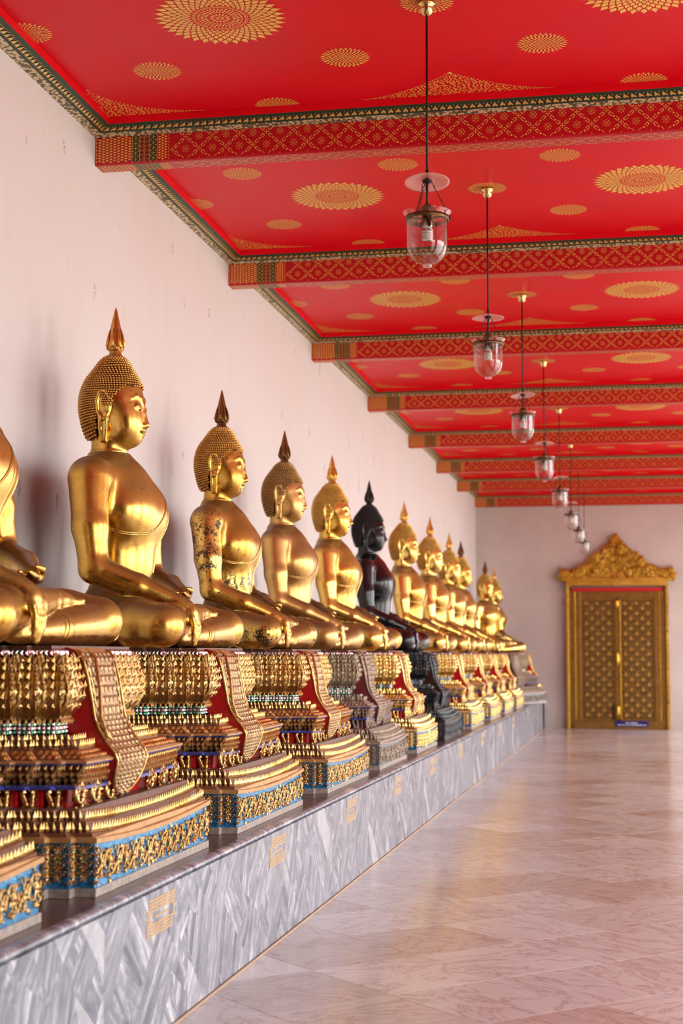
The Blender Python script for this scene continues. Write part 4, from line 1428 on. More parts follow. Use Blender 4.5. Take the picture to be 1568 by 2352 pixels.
    for (xa, ya), (xb, yb) in list(zip(lo_, hi_))[1:-1]:
        d = Vector((0.006, math.copysign(0.006, ya), 0))
        b.tube([Vector((xa, ya, hullz(ya, 0.458))) + d * 0.5, Vector((xb, yb, hullz(yb, 0.556))) + d * 0.5], 0.0075, 4, 1, False)
    add('slab_edge', b, ['trim', 'ledge'])
    # sloping roof of carved leaves
    b = MB(); tier(b, [(0.115, 0.640, 0.570), (0.19, 0.525, 0.610)]); add('sloping_step', b, ['step'])
    b = MB()
    for rowi, (ii, W, z) in enumerate(((0.120, 0.630, 0.573), (0.150, 0.585, 0.589))):
        along(ii, W, 0.030, z, lambda p, t, n, w: leaflet(b, p + UP * 0.002, t, (UP * 0.45 - n * 0.9).normalized(), (UP * 0.9 + n * 0.45), math.pi / 2, 0.040, 0.026, 0, 0.012), 0.15)
    add('slope_leaves', b, ['gold'])
    b = MB(); tier(b, [(0.180, 0.520, 0.608), (0.180, 0.520, 0.618), (0.22, 0.490, 0.618), (0.225, 0.488, 0.640), (0.235, 0.482, 0.640), (0.24, 0.480, 0.662), (0.30, 0.455, 0.662)]); add('middle_steps', b, ['step'])
    b = MB()
    along(0.186, 0.514, 0.026, 0.617, lambda p, t, n, w: spike(b, p, t, n, 0.015, 0.036), 0.1)
    along(0.224, 0.488, 0.026, 0.640, lambda p, t, n, w: spike(b, p, t, n, 0.015, 0.034), 0.1)
    add('leaf_row_c', b, ['gold'], 'leaf_row')
    # neck with mirror beads
    b = MB(); tier(b, [(0.312, 0.450, 0.660), (0.312, 0.450, 0.735)]); add('neck', b, ['dark'])
    b = MB()
    for a, c, n, L in edges(0.310, 0.451):
        t = (c - a).normalized()
        N = max(2, int(round(L / 0.022)))
        for k in range(N):
            p = a.lerp(c, (k + 0.5) / N)
            if p.x < P_BACK + 0.25: continue
            for q in range(3):
                C = Vector((p.x, p.y, 0.678 + 0.0185 * q)) + n * 0.002
                s = 0.0098
                v = [C + n * 0.008] + [C + t * s * x + UP * s * y for x, y in ((-1, -.8), (1, -.8), (1, .8), (-1, .8))]
                mi = [[2, 0], [0, 1], [2, 0]][q][k % 2]
                b.add(v, [(0, 1, 2), (0, 2, 3), (0, 3, 4), (0, 4, 1)], mi)
    add('mirror_band', b, ['white', 'pink', 'green'])
    b = MB(); tier(b, [(0.290, 0.464, 0.737), (0.286, 0.466, 0.742), (0.286, 0.466, 0.750)]); add('petal_sill', b, ['ledge'])
    b = MB()
    along(0.282, 0.470, 0.026, 0.742, lambda p, t, n, w: spike(b, p, t, n, 0.017, 0.030, 0.25, 0, True), 0.1)
    add('drop_row', b, ['gold'])
    b = MB(); tier(b, [(0.310, 0.448, 0.745), (0.290, 0.468, 0.80), (0.305, 0.468, 0.87), (0.325, 0.478, 0.915)]); add('lotus_core', b, ['gold'])
    # one lotus petal; local: base at origin, outward +x, tangent y, up z
    b = MB()
    H, Wp = 0.186, 0.100
    NU, NV = 8, 5
    prof = [(0.000, 0.0), (0.026, 0.022), (0.044, 0.05), (0.048, 0.08), (0.040, 0.108), (0.026, 0.134), (0.018, 0.156), (0.026, 0.172), (0.044, H)]
    wid = [0.66, 0.92, 1.04, 1.04, 0.96, 0.80, 0.56, 0.30, 0.03]
    vs = []
    for i in range(NU + 1):
        for j in range(NV + 1):
            s = (j / NV - 0.5) * 2
            vs.append((prof[i][0] - 0.012 * s * s + (0.005 if j in (0, NV) else 0), s * Wp / 2 * wid[i], prof[i][1]))
    fs = [(i * (NV + 1) + j, i * (NV + 1) + j + 1, (i + 1) * (NV + 1) + j + 1, (i + 1) * (NV + 1) + j) for i in range(NU) for j in range(NV)]
    b.add(vs, fs, 0, True)
    for sgn in (-1, 1):
        b.tube([(prof[i][0] + 0.003 - 0.010, sgn * Wp / 2 * wid[i], prof[i][1]) for i in range(NU + 1)], [0.0048] * NU + [0.003], 4)
    for i in range(1, 7):
        for sgn in (-1, 1):
            c = Vector((prof[i][0] + 0.002, sgn * Wp * 0.17 * wid[i], prof[i][1]))
            leaflet(b, c, T, UP, X, math.pi / 2 - sgn * 0.55, 0.036, 0.020, 0, 0.011)
        leaflet(b, Vector((prof[i][0] + 0.004, 0, prof[i][1])), T, UP, X, math.pi / 2, 0.032, 0.016, 0, 0.012)
    b.sphere((0.046, 0, 0.062), 0.0075, 6, 4, 1)
    for sgn in (-1, 1):
        for q in range(6):
            i = 2 + q
            leaflet(b, Vector((prof[i][0] - 0.006, sgn * Wp * 0.46 * wid[i], prof[i][1])), T, UP, X, math.pi / 2 - sgn * 0.75, 0.034, 0.018, 0, 0.009)
    add('lotus_petal', b, ['petal', 'green'])
    # bead edge and seat
    b = MB(); tier(b, [(0.318, 0.485, 0.913), (0.310, 0.492, 0.918), (0.310, 0.492, 0.936), (0.318, 0.49, 0.945), (0.318, 0.49, 0.957)]); add('seat', b, ['seat'])
    b = MB()
    for a, c, n, L in edges(0.308, 0.494):
        t = (c - a).normalized()
        N = max(2, int(round(L / 0.019)))
        for k in range(N):
            p = a.lerp(c, (k + 0.5) / N)
            if p.x < P_BACK + 0.25: continue
            C = Vector((p.x, p.y, 0.927)) + n * 0.002; s = 0.0085
            v = [C + n * 0.009] + [C + t * s * x + UP * 0.012 * y for x, y in ((-1, -.9), (1, -.9), (1, .9), (-1, .9))]
            b.add(v, [(0, 1, 2), (0, 2, 3), (0, 3, 4), (0, 4, 1)], 0 if k % 3 else 1)
    add('bead_edge', b, ['white', 'pink'])
    # hanging drape: red lined sides, brocade face, raised border
    path = [(0.618, 0.952), (0.635, 0.950), (0.668, 0.940), (0.700, 0.905), (0.722, 0.85), (0.740, 0.79), (0.752, 0.74), (0.770, 0.69), (0.800, 0.64), (0.842, 0.590), (0.856, 0.555), (0.848, 0.51), (0.836, 0.47), (0.826, 0.435), (0.818, 0.405), (0.814, 0.390)]
    hw = [0.200, 0.200, 0.198, 0.195, 0.192, 0.190, 0.190, 0.190, 0.190, 0.192, 0.192, 0.188, 0.174, 0.145, 0.095, 0.03]
    back = [0.618, 0.61, 0.59, 0.59, 0.59, 0.59, 0.60, 0.62, 0.68, 0.74, 0.79, 0.77, 0.76, 0.75, 0.76, 0.78]
    b = MB()
    for k in range(len(path) - 1):
        (xa, za), (xb, zb) = path[k], path[k + 1]
        wa, wb = hw[k], hw[k + 1]
        b.poly([(xa, -wa, za), (xb, -wb, zb), (xb, wb, zb), (xa, wa, za)], 0, True)
        for s in (-1, 1):
            q = [(xa, s * wa, za), (back[k], s * wa, za), (back[k + 1], s * wb, zb), (xb, s * wb, zb)]
            b.poly(q if s < 0 else q[::-1], 1)
    shift(b); add('drape', b, ['drape', 'red'])
    b = MB()
    for s in (-1, 1):
        b.tube([(x + 0.003, s * w, z) for (x, z), w in zip(path[2:], hw[2:])], 0.0075, 5)
        b.tube([(x + 0.004, s * max(0.0, w - 0.035), z + (0.02 if i > 10 else 0)) for i, ((x, z), w) in enumerate(zip(path[:-1], hw[:-1])) if i > 1], 0.004, 4)
    # overlapping side fold on the near half
    b.tube([(0.655, -0.04, 0.946), (0.705, -0.07, 0.915), (0.748, -0.12, 0.83), (0.770, -0.155, 0.74), (0.800, -0.160, 0.66), (0.815, -0.140, 0.635)], [0.006, 0.008, 0.009, 0.009, 0.009, 0.011], 5)
    for z in (0.66, 0.62, 0.585):
        x = 0.800 + (0.64 - z) * 0.75
        b.tube([(x, -0.075 + 0.15 * k / 8, z - 0.035 * math.sin(math.pi * k / 8)) for k in range(9)], 0.004, 4)
    shift(b); add('drape_border', b, ['gold'])
    b = MB()
    for k in range(2, len(path) - 1):
        (xa, za), (xb, zb) = path[k], path[k + 1]
        d = Vector((xb - xa, 0, zb - za)); n = Vector((-d.z, 0, d.x)).normalized(); d.normalize()
        N = int(hw[k] * 2 / 0.026)
        for rr in range(2):
            for q in range(N):
                yq = (q + 0.5 + 0.5 * (rr % 2)) * 0.026 - hw[k] + 0.012
                if abs(yq) > min(hw[k], hw[k + 1]) - 0.012: continue
                m = 0.25 + 0.5 * rr
                c = Vector((xa + (xb - xa) * m, yq, za + (zb - za) * m))
                leaflet(b, c + n * 0.001, Vector((0, 1, 0)), d, n, math.pi / 2 + 0.5 * ((q + rr) % 2) - 0.25, 0.030, 0.020, 0, 0.008)
    shift(b); add('drape_brocade', b, ['drape'])
    return P
SUBPART = {'scrollwork': 'frieze', 'flower_string': 'frieze', 'leaf_row_a': 'lower_steps', 'leaf_row_b': 'lower_steps', 'step_mouldings': 'lower_steps', 'slab_carving': 'flared_slab', 'slab_edge': 'flared_slab', 'slope_leaves': 'sloping_step', 'leaf_row_c': 'middle_steps', 'mirror_band': 'neck', 'drop_row': 'petal_sill', 'bead_edge': 'seat', 'drape_border': 'drape', 'drape_brocade': 'drape'}
STUFF = {'scrollwork', 'flower_string', 'leaf_row_a', 'leaf_row_b', 'leaf_row_c', 'corner_carving', 'slab_carving', 'slope_leaves', 'mirror_band', 'drop_row', 'bead_edge', 'drape_border', 'drape_brocade'}
PM = build_pedestal_meshes()
PETALS = []
for a, c, n, L in edges(0.290, 0.468):
    N = max(1, int(round(L / 0.088)))
    for k in range(N):
        p = a.lerp(c, (k + 0.5) / N)
        if p.x < P_BACK + 0.30: continue
        if abs(n.x) > 0.5 and L > 0.5 and abs(p.y - DRAPE_Y) < 0.165: continue     # behind the drape
        PETALS.append((p, math.atan2(n.y, n.x), max(0.72, min(1.22, 1.25 * (L / N) / 0.088))))
_oc = outline(0.286, 0.470, 1)
for k in range(1, len(_oc) - 1):
    (ax, ay), (cx, cy), (ex, ey) = _oc[k - 1], _oc[k], _oc[k + 1]
    if (cx - ax) * (ey - cy) - (cy - ay) * (ex - cx) > 0:        # outward corners get a petal of their own
        PETALS.append((Vector((cx - 0.012, cy - math.copysign(0.012, cy), 0)), math.copysign(math.pi / 4, cy), 0.62))
def pedestal(x, y, kind, label, sy=1.0, sz=1.0, rz=0.0):
    root = empty('statue_pedestal', (x, y, PLAT_Z + 0.0012), rz, (1, sy, sz))
    tag(root, label, 'pedestal', 'carved pedestals in a row on the marble platform')
    m = PAL[kind]
    def part(key, loc=None, rot=0.0, sc=None):
        me, slots = PM[key]
        o = mesh_obj(me.name.split('.')[0], me, root, [m[s] for s in slots], loc)
        if rot: o.rotation_euler = (0, 0, rot)
        if sc: o.scale = sc
        if key in STUFF: o['kind'] = 'stuff'
        return o
    made = {}
    for key in PM:
        if key in FREE: continue
        made[key] = part(key)
    for child, par in SUBPART.items():
        made[child].parent = made[par]
    for p, a, s in PETALS:
        part('lotus_petal', (p.x, p.y, 0.664), a, (1.15, s, 1.36))
    for yy, fl in ((-0.62, 1), (-0.44, 1), (-0.27, 1), (0.27, -1), (0.44, -1), (0.62, -1)):
        part('foot_scroll', (0.800, yy, zmap(hullz(yy, 0.398))), 0.0, (1.3, 1.25 * fl, 1.12))
    for yy in (-0.535, 0.0, 0.535):
        part('mirror_panel', (0.768, yy, zmap(hullz(yy, 0.392))), 0.0, (1, 0.8, 0.8))
    return root
# ------------------------------------------------------------------ statues and pedestals
SM = build_statue_meshes()
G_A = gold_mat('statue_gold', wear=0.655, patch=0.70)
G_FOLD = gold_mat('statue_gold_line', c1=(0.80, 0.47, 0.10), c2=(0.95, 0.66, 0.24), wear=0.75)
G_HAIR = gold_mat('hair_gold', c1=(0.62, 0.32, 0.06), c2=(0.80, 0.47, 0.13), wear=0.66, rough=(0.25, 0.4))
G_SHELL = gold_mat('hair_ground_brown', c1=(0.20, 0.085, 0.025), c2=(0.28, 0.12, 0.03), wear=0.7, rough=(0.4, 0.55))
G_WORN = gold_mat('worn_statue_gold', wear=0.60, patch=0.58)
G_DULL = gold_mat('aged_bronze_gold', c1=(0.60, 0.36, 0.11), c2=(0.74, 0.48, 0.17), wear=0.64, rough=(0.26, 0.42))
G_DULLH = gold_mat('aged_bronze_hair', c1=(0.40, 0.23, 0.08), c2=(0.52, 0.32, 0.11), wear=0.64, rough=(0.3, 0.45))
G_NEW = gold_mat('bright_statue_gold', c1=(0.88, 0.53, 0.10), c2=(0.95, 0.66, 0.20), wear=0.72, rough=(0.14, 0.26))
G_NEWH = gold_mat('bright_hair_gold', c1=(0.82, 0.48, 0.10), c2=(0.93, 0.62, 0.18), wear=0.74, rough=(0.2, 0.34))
K_BODY = plain_mat('black_lacquer', (0.007, 0.007, 0.009), 0.16, 0.0, 0.3, 8, 0.5, 0.1)
K_HAIR = plain_mat('black_lacquer_hair', (0.010, 0.010, 0.011), 0.35, 0.0, 0.3, 8)
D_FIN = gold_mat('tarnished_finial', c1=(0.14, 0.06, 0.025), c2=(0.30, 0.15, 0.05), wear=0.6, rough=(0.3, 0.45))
E_WHITE = plain_mat('shell_inlay', (0.72, 0.70, 0.72), 0.2)
E_DARK = plain_mat('dark_inlay', (0.012, 0.012, 0.014), 0.15)
SETS = {
    'aged': (G_A, G_HAIR, G_SHELL, G_HAIR, G_FOLD),
    'worn': (G_WORN, G_HAIR, G_SHELL, D_FIN, G_FOLD),
    'dull': (G_DULL, G_DULLH, G_SHELL, D_FIN, G_DULL),
    'new': (G_NEW, G_NEWH, G_SHELL, G_NEWH, G_NEW),
    'newdark': (G_NEW, G_NEWH, G_SHELL, D_FIN, G_NEW),
    'black': (K_BODY, K_HAIR, K_HAIR, K_HAIR, K_BODY),
}
PARTNAME = {'body': 'body', 'hair': 'hair', 'curls': 'hair_curls', 'finial': 'finial', 'robe': 'robe_edge', 'sash': 'sash', 'hem': 'hem', 'hem2': 'hem', 'kneehem': 'hem', 'eye_l': 'eye', 'eye_r': 'eye'}
def statue(x, y, kind, label, s=1.0, rz=0.0):
    root = empty('seated_statue', (x, y, PLAT_Z + 0.957), rz, s)
    tag(root, label, 'statue', 'seated statues in a row along the wall')
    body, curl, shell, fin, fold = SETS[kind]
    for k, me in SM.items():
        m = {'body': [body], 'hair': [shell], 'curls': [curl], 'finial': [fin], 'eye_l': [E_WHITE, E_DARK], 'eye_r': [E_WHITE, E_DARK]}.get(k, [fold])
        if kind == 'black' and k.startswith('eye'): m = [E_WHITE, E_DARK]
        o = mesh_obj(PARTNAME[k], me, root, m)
        if k == 'hair': hair_o = o
        if k == 'curls': o.parent = hair_o
        if k == 'curls': o['kind'] = 'stuff'
    return root
SX = -2.98
ROW = [
    # y, x offset, scale, statue set, pedestal set, statue label, pedestal label
    (4.10, 0.0, 1.0, 'aged', 'gold', 'gold seated statue nearest the viewer, left of the cropped one', 'nearest carved gold pedestal, only a blue frieze corner in view'),
    (6.22, 0.0, 1.0, 'aged', 'gold', 'gold seated statue at the left edge, its head out of view', 'carved gold pedestal with red drape under the statue cut off at the left'),
    (8.47, 0.0, 1.0, 'aged', 'gold', 'large gold seated statue with tall flame finial, the first shown whole', 'carved gold pedestal with red drape and blue frieze under the first whole statue'),
    (10.82, 0.0, 0.956, 'worn', 'gold', 'gold seated statue with black flaked patches on face and arm', 'carved gold pedestal under the flaked gold statue'),
    (12.87, 0.0, 0.951, 'dull', 'dull', 'dull bronze gold seated statue, just past the flaked one', 'grey brown unrestored pedestal with faded maroon drape'),
    (14.98, 0.0, 0.979, 'new', 'bright', 'bright gold seated statue just before the black one', 'bright gold pedestal just before the black pedestal'),
    (17.14, 0.0, 0.972, 'black', 'black', 'black lacquered seated statue among the gold ones', 'black lacquered pedestal under the black statue'),
    (19.80, 0.0, 0.983, 'new', 'bright', 'bright gold seated statue right behind the black one', 'bright gold pedestal right behind the black pedestal'),
    (22.33, 0.0, 0.991, 'new', 'bright', 'bright gold seated statue, second behind the black one', 'bright gold pedestal, second behind the black pedestal'),
    (24.66, 0.0, 0.966, 'new', 'bright', 'bright gold seated statue, third behind the black one', 'bright gold pedestal, third behind the black pedestal'),
    (26.96, -0.07, 0.985, 'newdark', 'bright', 'gold seated statue with a dark finial, half hidden near the far end', 'bright gold pedestal, fourth behind the black pedestal'),
    (29.5, 0.11, 0.885, 'newdark', 'dull', 'smaller gold seated statue turned to the viewer beside the end wall', 'dull bronze pedestal with patterned front near the end wall'),
    (31.5, 0.10, 0.865, 'new', 'bright', 'last small gold seated statue in the far corner', 'last carved gold pedestal in the far corner'),
]
for y, dx, s, kind, pk, sl, pl in ROW:
    rz = -0.45 if abs(y - 29.5) < 0.01 else 0.0
    small = y > 28
    pedestal(SX + (dx if small else 0.0), y + (0.0 if small else (0.25 if y < 7 else 0.12)), pk, pl, 0.86 if small else (0.93 if y > 12 and y < 16 else 1.0), 1.0, rz)
    statue(SX + dx, y, kind, sl, s, rz)

# ------------------------------------------------------------------ pendant lamps
def thin_glass(name, tint, base_f, edge_f, rough, body=0.0, body_col=(1, 1, 1)):
    """thin clear glass: lets the light through, mirrors more towards its edges"""
    t = NT(name)
    tr = t.n('ShaderNodeBsdfTransparent'); tr.inputs[0].default_value = (*tint, 1)
    gl = t.n('ShaderNodeBsdfGlossy'); gl.inputs['Roughness'].default_value = rough
    lw = t.n('ShaderNodeLayerWeight'); lw.inputs['Blend'].default_value = 0.35
    f = t.n('ShaderNodeMapRange'); f.inputs[3].default_value = base_f; f.inputs[4].default_value = edge_f
    t.l(lw.outputs['Facing'], f.inputs[0])
    m = t.n('ShaderNodeMixShader'); t.l(f.outputs[0], m.inputs[0]); t.l(tr.outputs[0], m.inputs[1]); t.l(gl.outputs[0], m.inputs[2])
    last = m.outputs[0]
    if body:
        df = t.n('ShaderNodeBsdfDiffuse'); df.inputs[0].default_value = (*body_col, 1)
        tl = t.n('ShaderNodeBsdfTranslucent'); tl.inputs[0].default_value = (*body_col, 1)
        a = t.n('ShaderNodeAddShader'); t.l(df.outputs[0], a.inputs[0]); t.l(tl.outputs[0], a.inputs[1])
        m2 = t.n('ShaderNodeMixShader'); m2.inputs[0].default_value = body; t.l(last, m2.inputs[1]); t.l(a.outputs[0], m2.inputs[2])
        last = m2.outputs[0]
    t.l(last, t.t.nodes['Material Output'].inputs['Surface'])
    return t.m
M_GLASS = thin_glass('clear_glass', (0.96, 0.95, 0.94), 0.03, 0.30, 0.03)
M_SMOKE = thin_glass('milky_glass', (0.95, 0.90, 0.88), 0.06, 0.5, 0.08, 0.20, (0.75, 0.62, 0.58))
M_IRON = plain_mat('dark_iron', (0.035, 0.022, 0.018), 0.5, 0.6, 0.3, 60)
M_BRONZE = plain_mat('aged_brass_band', (0.16, 0.095, 0.045), 0.4, 0.8, 0.3, 40)
M_BRASS = plain_mat('polished_brass', (0.78, 0.58, 0.24), 0.16, 1.0)
M_BULB = plain_mat('white_bulb', (0.88, 0.84, 0.78), 0.3)
LZ0 = CEIL                       # lamp origin at the ceiling
def build_lamp_meshes():
    L = {}
    def add(k, b, n=1, name=None):
        me = b.mesh(name or k)
        for _ in range(n): me.materials.append(None)
        L[k] = me
    b = MB(); b.lathe([(0.001, -0.001), (0.042, -0.001), (0.046, -0.012), (0.044, -0.020), (0.038, -0.022), (0.0385, -0.040), (0.030, -0.062), (0.016, -0.072), (0.006, -0.075), (0.001, -0.076)], n=24); add('ceiling_cap', b)
    b = MB(); b.tube([(0, 0, -0.074), (0, 0, -0.945)], 0.0062, 8); b.tube([(0, 0, -0.905), (0, 0, -0.950)], 0.009, 8); b.tube([(0, 0, -0.94), (0, 0, -1.09)], 0.0065, 8); add('rod', b)
    # smoke cap: shallow glass bell with rings
    b = MB(); z = -0.955
    pr = [(0.012, 0.010), (0.030, 0.012), (0.055, 0.009), (0.062, 0.004), (0.080, 0.001), (0.100, -0.005), (0.116, -0.012), (0.1165, -0.016), (0.100, -0.010), (0.080, -0.004), (0.055, 0.004), (0.030, 0.007), (0.012, 0.005)]
    b.lathe([(r, z + zz) for r, zz in pr], n=36); add('smoke_cap', b)
    b = MB(); b.lathe([(0.001, -0.958), (0.026, -0.958), (0.027, -0.964), (0.022, -0.970), (0.001, -0.970)], n=16); add('cap_holder', b)
    # glass jar
    b = MB()
    out = [(0.126, -1.128), (0.125, -1.133), (0.116, -1.143), (0.109, -1.152), (0.107, -1.165), (0.107, -1.29), (0.104, -1.32), (0.094, -1.350), (0.076, -1.375), (0.050, -1.394), (0.024, -1.402), (0.0235, -1.409), (0.001, -1.411)]
    inn = [(0.001, -1.398), (0.020, -1.397), (0.048, -1.390), (0.074, -1.371), (0.0915, -1.347), (0.1015, -1.318), (0.1045, -1.29), (0.1045, -1.165), (0.1065, -1.152), (0.113, -1.142), (0.122, -1.131), (0.126, -1.128)]
    b.lathe(out[::-1] + inn[::-1] if False else out + inn, n=40); add('glass_jar', b)
    b = MB(); b.lathe([(0.001, -1.402), (0.022, -1.402), (0.025, -1.407), (0.022, -1.416), (0.001, -1.418)], n=20); add('glass_knob', b)
    # metal band and cross bridge
    b = MB(); b.lathe([(0.110, -1.150), (0.1125, -1.150), (0.1125, -1.172), (0.1085, -1.172)], n=40); add('metal_band', b)
    b = MB()
    b.bbox(-0.109, 0.109, -0.014, 0.014, -1.160, -1.154, 0.002)
    b.bbox(-0.014, 0.014, -0.109, 0.109, -1.160, -1.154, 0.002)
    b.lathe([(0.001, -1.085), (0.018, -1.085), (0.034, -1.105), (0.036, -1.135), (0.020, -1.152), (0.001, -1.155)], n=16)
    for a in (0.4, 1.97, 3.54, 5.11):
        ca, sa = math.cos(a), math.sin(a)
        b.poly([(0.018 * ca - 0.014 * sa, 0.018 * sa + 0.014 * ca, -1.15), (0.018 * ca + 0.014 * sa, 0.018 * sa - 0.014 * ca, -1.15), (0.04 * ca + 0.012 * sa, 0.04 * sa - 0.012 * ca, -1.20), (0.034 * ca, 0.034 * sa, -1.215), (0.04 * ca - 0.012 * sa, 0.04 * sa + 0.012 * ca, -1.20)])
    add('lamp_holder', b)
    for k in range(3):
        a = 2 * math.pi * k / 3 + 0.15
        b = MB()
        p0 = Vector((0.024 * math.cos(a), 0.024 * math.sin(a), -0.968)); p1 = Vector((0.116 * math.cos(a), 0.116 * math.sin(a), -1.155))
        d = (p1 - p0).normalized(); s = d.cross(Vector((0, 0, 1))).normalized()
        c = p0 + d * 0.026; u = s.cross(d)
        b.tube([c + (d * math.cos(q) + s * math.sin(q)) * 0.012 for q in [2 * math.pi * i / 12 for i in range(13)]], 0.0018, 4)
        b.tube([p0, p0 + d * 0.016], 0.002, 4)
        N = 11
        for i in range(N):
            cc = (p0 + d * 0.038).lerp(p1, (i + 0.5) / N); h = ((p1 - p0).length - 0.038) / N * 0.62
            w = s if i % 2 else u
            b.tube([cc + d * h * math.cos(q) + w * 0.0042 * math.sin(q) for q in [2 * math.pi * i2 / 8 for i2 in range(9)]], 0.0013, 4)
        add('chain%d' % k, b, 1, 'chain')
        b = MB(); b.sphere(p1 + Vector((0, 0, -0.005)), 0.008, 8, 6); add('hook%d' % k, b, 1, 'hook')
    # compact fluorescent bulb
    b = MB(); b.lathe([(0.001, -1.150), (0.015, -1.152), (0.015, -1.170), (0.024, -1.176), (0.0265, -1.200), (0.022, -1.209), (0.001, -1.210)], n=18); add('bulb_base', b)
    b = MB()
    pts = []
    for i in range(64):
        s = i / 63; a = s * 4.0 * 2 * math.pi
        pts.append((0.0235 * math.cos(a), 0.0235 * math.sin(a), -1.222 - 0.052 * s))
    b.tube([(0.008, 0, -1.205), (0.016, 0, -1.214)] + pts + [(0.006, 0, -1.278)], 0.0068, 7); add('bulb_tube', b)
    return L
LMATS = {'ceiling_cap': M_BRASS, 'rod': M_IRON, 'smoke_cap': M_SMOKE, 'cap_holder': M_IRON, 'glass_jar': M_GLASS, 'glass_knob': M_SMOKE, 'metal_band': M_BRONZE, 'lamp_holder': M_BRONZE, 'bulb_base': M_BULB, 'bulb_tube': M_BULB}
LM = build_lamp_meshes()
_lord = ['nearest glass jar pendant lamp, hanging before the first beam', 'second glass jar pendant lamp from the viewer', 'third glass jar pendant lamp from the viewer', 'fourth glass jar pendant lamp from the viewer', 'fifth glass jar pendant lamp from the viewer', 'sixth glass jar pendant lamp from the viewer', 'seventh glass jar pendant lamp from the viewer', 'farthest glass jar pendant lamp, nearest the gilded door']
for i, y in enumerate(LAMP_Y):
    root = empty('pendant_lamp', (LAMP_X, y, CEIL), 0.35 * i)
    tag(root, _lord[i], 'lamp', 'pendant lamps down the ceiling')
    made = {}
    for k, me in LM.items():
        o = mesh_obj(me.name.split('.')[0], me, root, [LMATS.get(k, M_IRON)])
        made[k] = o
        if k == 'smoke_cap' and i % 2 == 0:
            piv = Vector((0, 0, -0.955))
            o.matrix_local = Matrix.Translation(piv) @ Matrix.Rotation(-0.12, 4, Vector((0.95, 0.3, 0)).normalized()) @ Matrix.Translation(-piv)

    pass
for root in [o for o in COL.objects if o.name.startswith('pendant_lamp')]:
    ch = {c.name.split('.')[0]: c for c in root.children}
    ch['bulb_tube'].parent = ch['bulb_base']; ch['glass_knob'].parent = ch['glass_jar']; ch['cap_holder'].parent = ch['rod']

# ------------------------------------------------------------------ gilded door in the end wall
M_DGOLD = carved_gold('door_gold', (0.62, 0.34, 0.035), (0.85, 0.53, 0.085), (0.13, 0.055, 0.01), 0.8, (0.2, 0.45), 0.35)
M_DPANEL = plain_mat('door_lacquer_brown', (0.16, 0.085, 0.018), 0.35, 0.5, 0.25, 6)
M_DFRAME = plain_mat('door_frame_gold_brown', (0.26, 0.135, 0.025), 0.35, 0.6, 0.2, 8)
M_DLAT = plain_mat('door_lattice_gold', (0.48, 0.27, 0.05), 0.35, 0.7)
door = empty('door_1', (-0.435, FAR_Y, 0)); tag(door, 'gilded double door with carved pediment in the end wall', None, None, 'structure')
def dbox(name, x0, x1, y0, y1, z0, z1, m, b=0.008, parent=None):
    q = MB(); q.bbox(x0, x1, -y1, -y0, z0, z1, b); return q.build(name, [m], parent or door)
for s in (-1, 1):
    a, c = (0.995, 1.055)
    dbox('jamb', min(s * a, s * c), max(s * a, s * c), 0.0, 0.16, 0.0, 3.02, M_DGOLD)
    a, c = (0.755, 0.995)
    dbox('inner_jamb', min(s * a, s * c), max(s * a, s * c), 0.0, 0.09, 0.0, 2.90, M_DFRAME)
    dbox('bead_strip', min(s * 0.86, s * 0.885), max(s * 0.86, s * 0.885), 0.09, 0.105, 0.0, 2.86, M_DGOLD, 0.004)
dbox('lintel', -1.055, 1.055, 0.0, 0.17, 2.98, 3.10, M_DGOLD)
dbox('red_fillet', -0.93, 0.93, 0.0, 0.12, 2.865, 2.945, plain_mat('door_red', (0.55, 0.006, 0.012), 0.35), 0.006)
dbox('head_panel', -0.93, 0.93, 0.0, 0.08, 2.72, 2.866, M_DFRAME)
dbox('threshold', -0.93, 0.93, 0.0, 0.13, 0.0, 0.175, M_DFRAME)
for s in (-1, 1):
    x0, x1 = (-0.755, -0.055) if s < 0 else (0.045, 0.755)
    leaf = dbox('door_leaf', x0, x1, 0.0, 0.04, 0.175, 2.72, M_DPANEL, 0.006)
    q = MB(); st = 0.2
    nx, nz = 3, 12
    px, pz = (x1 - x0) / nx, (2.72 - 0.175) / nz
    for ix in range(nx * 2 + 1):
        for iz in range(nz * 2 + 1):
            if (ix + iz) % 2: continue
            cx, cz = x0 + ix * px / 2, 0.175 + iz * pz / 2
            if x0 + 0.03 < cx < x1 - 0.03 and 0.22 < cz < 2.68:
                boss(q, Vector((cx, -0.04, cz)), Vector((1, 0, 0)), UP, Vector((0, -1, 0)), 0.040)
    bars = []
    for k in range(-nz * 2, nz * 2 + 1):
        for sg in (-1, 1):
            # diagonal lattice bars clipped to the leaf
            pts = []
            for t in range(0, nx * 2 + 1):
                cx = x0 + t * px / 2
                cz = 0.175 + (k + 0.5 + sg * t) * pz / 2 + (0 if sg > 0 else nx * pz)
                if 0.19 <= cz <= 2.70: pts.append((cx, -0.045, cz))
            if len(pts) > 1 and (k % 2 == 0): q.tube(pts, 0.0065, 4)
    tag(q.build('lattice', [M_DLAT], leaf), kind='stuff')
    fr = MB()
    for (a0, a1, b0, b1) in ((x0, x0 + 0.03, 0.175, 2.72), (x1 - 0.03, x1, 0.175, 2.72), (x0 + .03, x1 - .03, 0.175, 0.215), (x0 + .03, x1 - .03, 2.68, 2.72)):
        fr.box(a0, a1, -0.056, -0.04, b0, b1)
    fr.build('leaf_frame', [M_DFRAME], leaf)
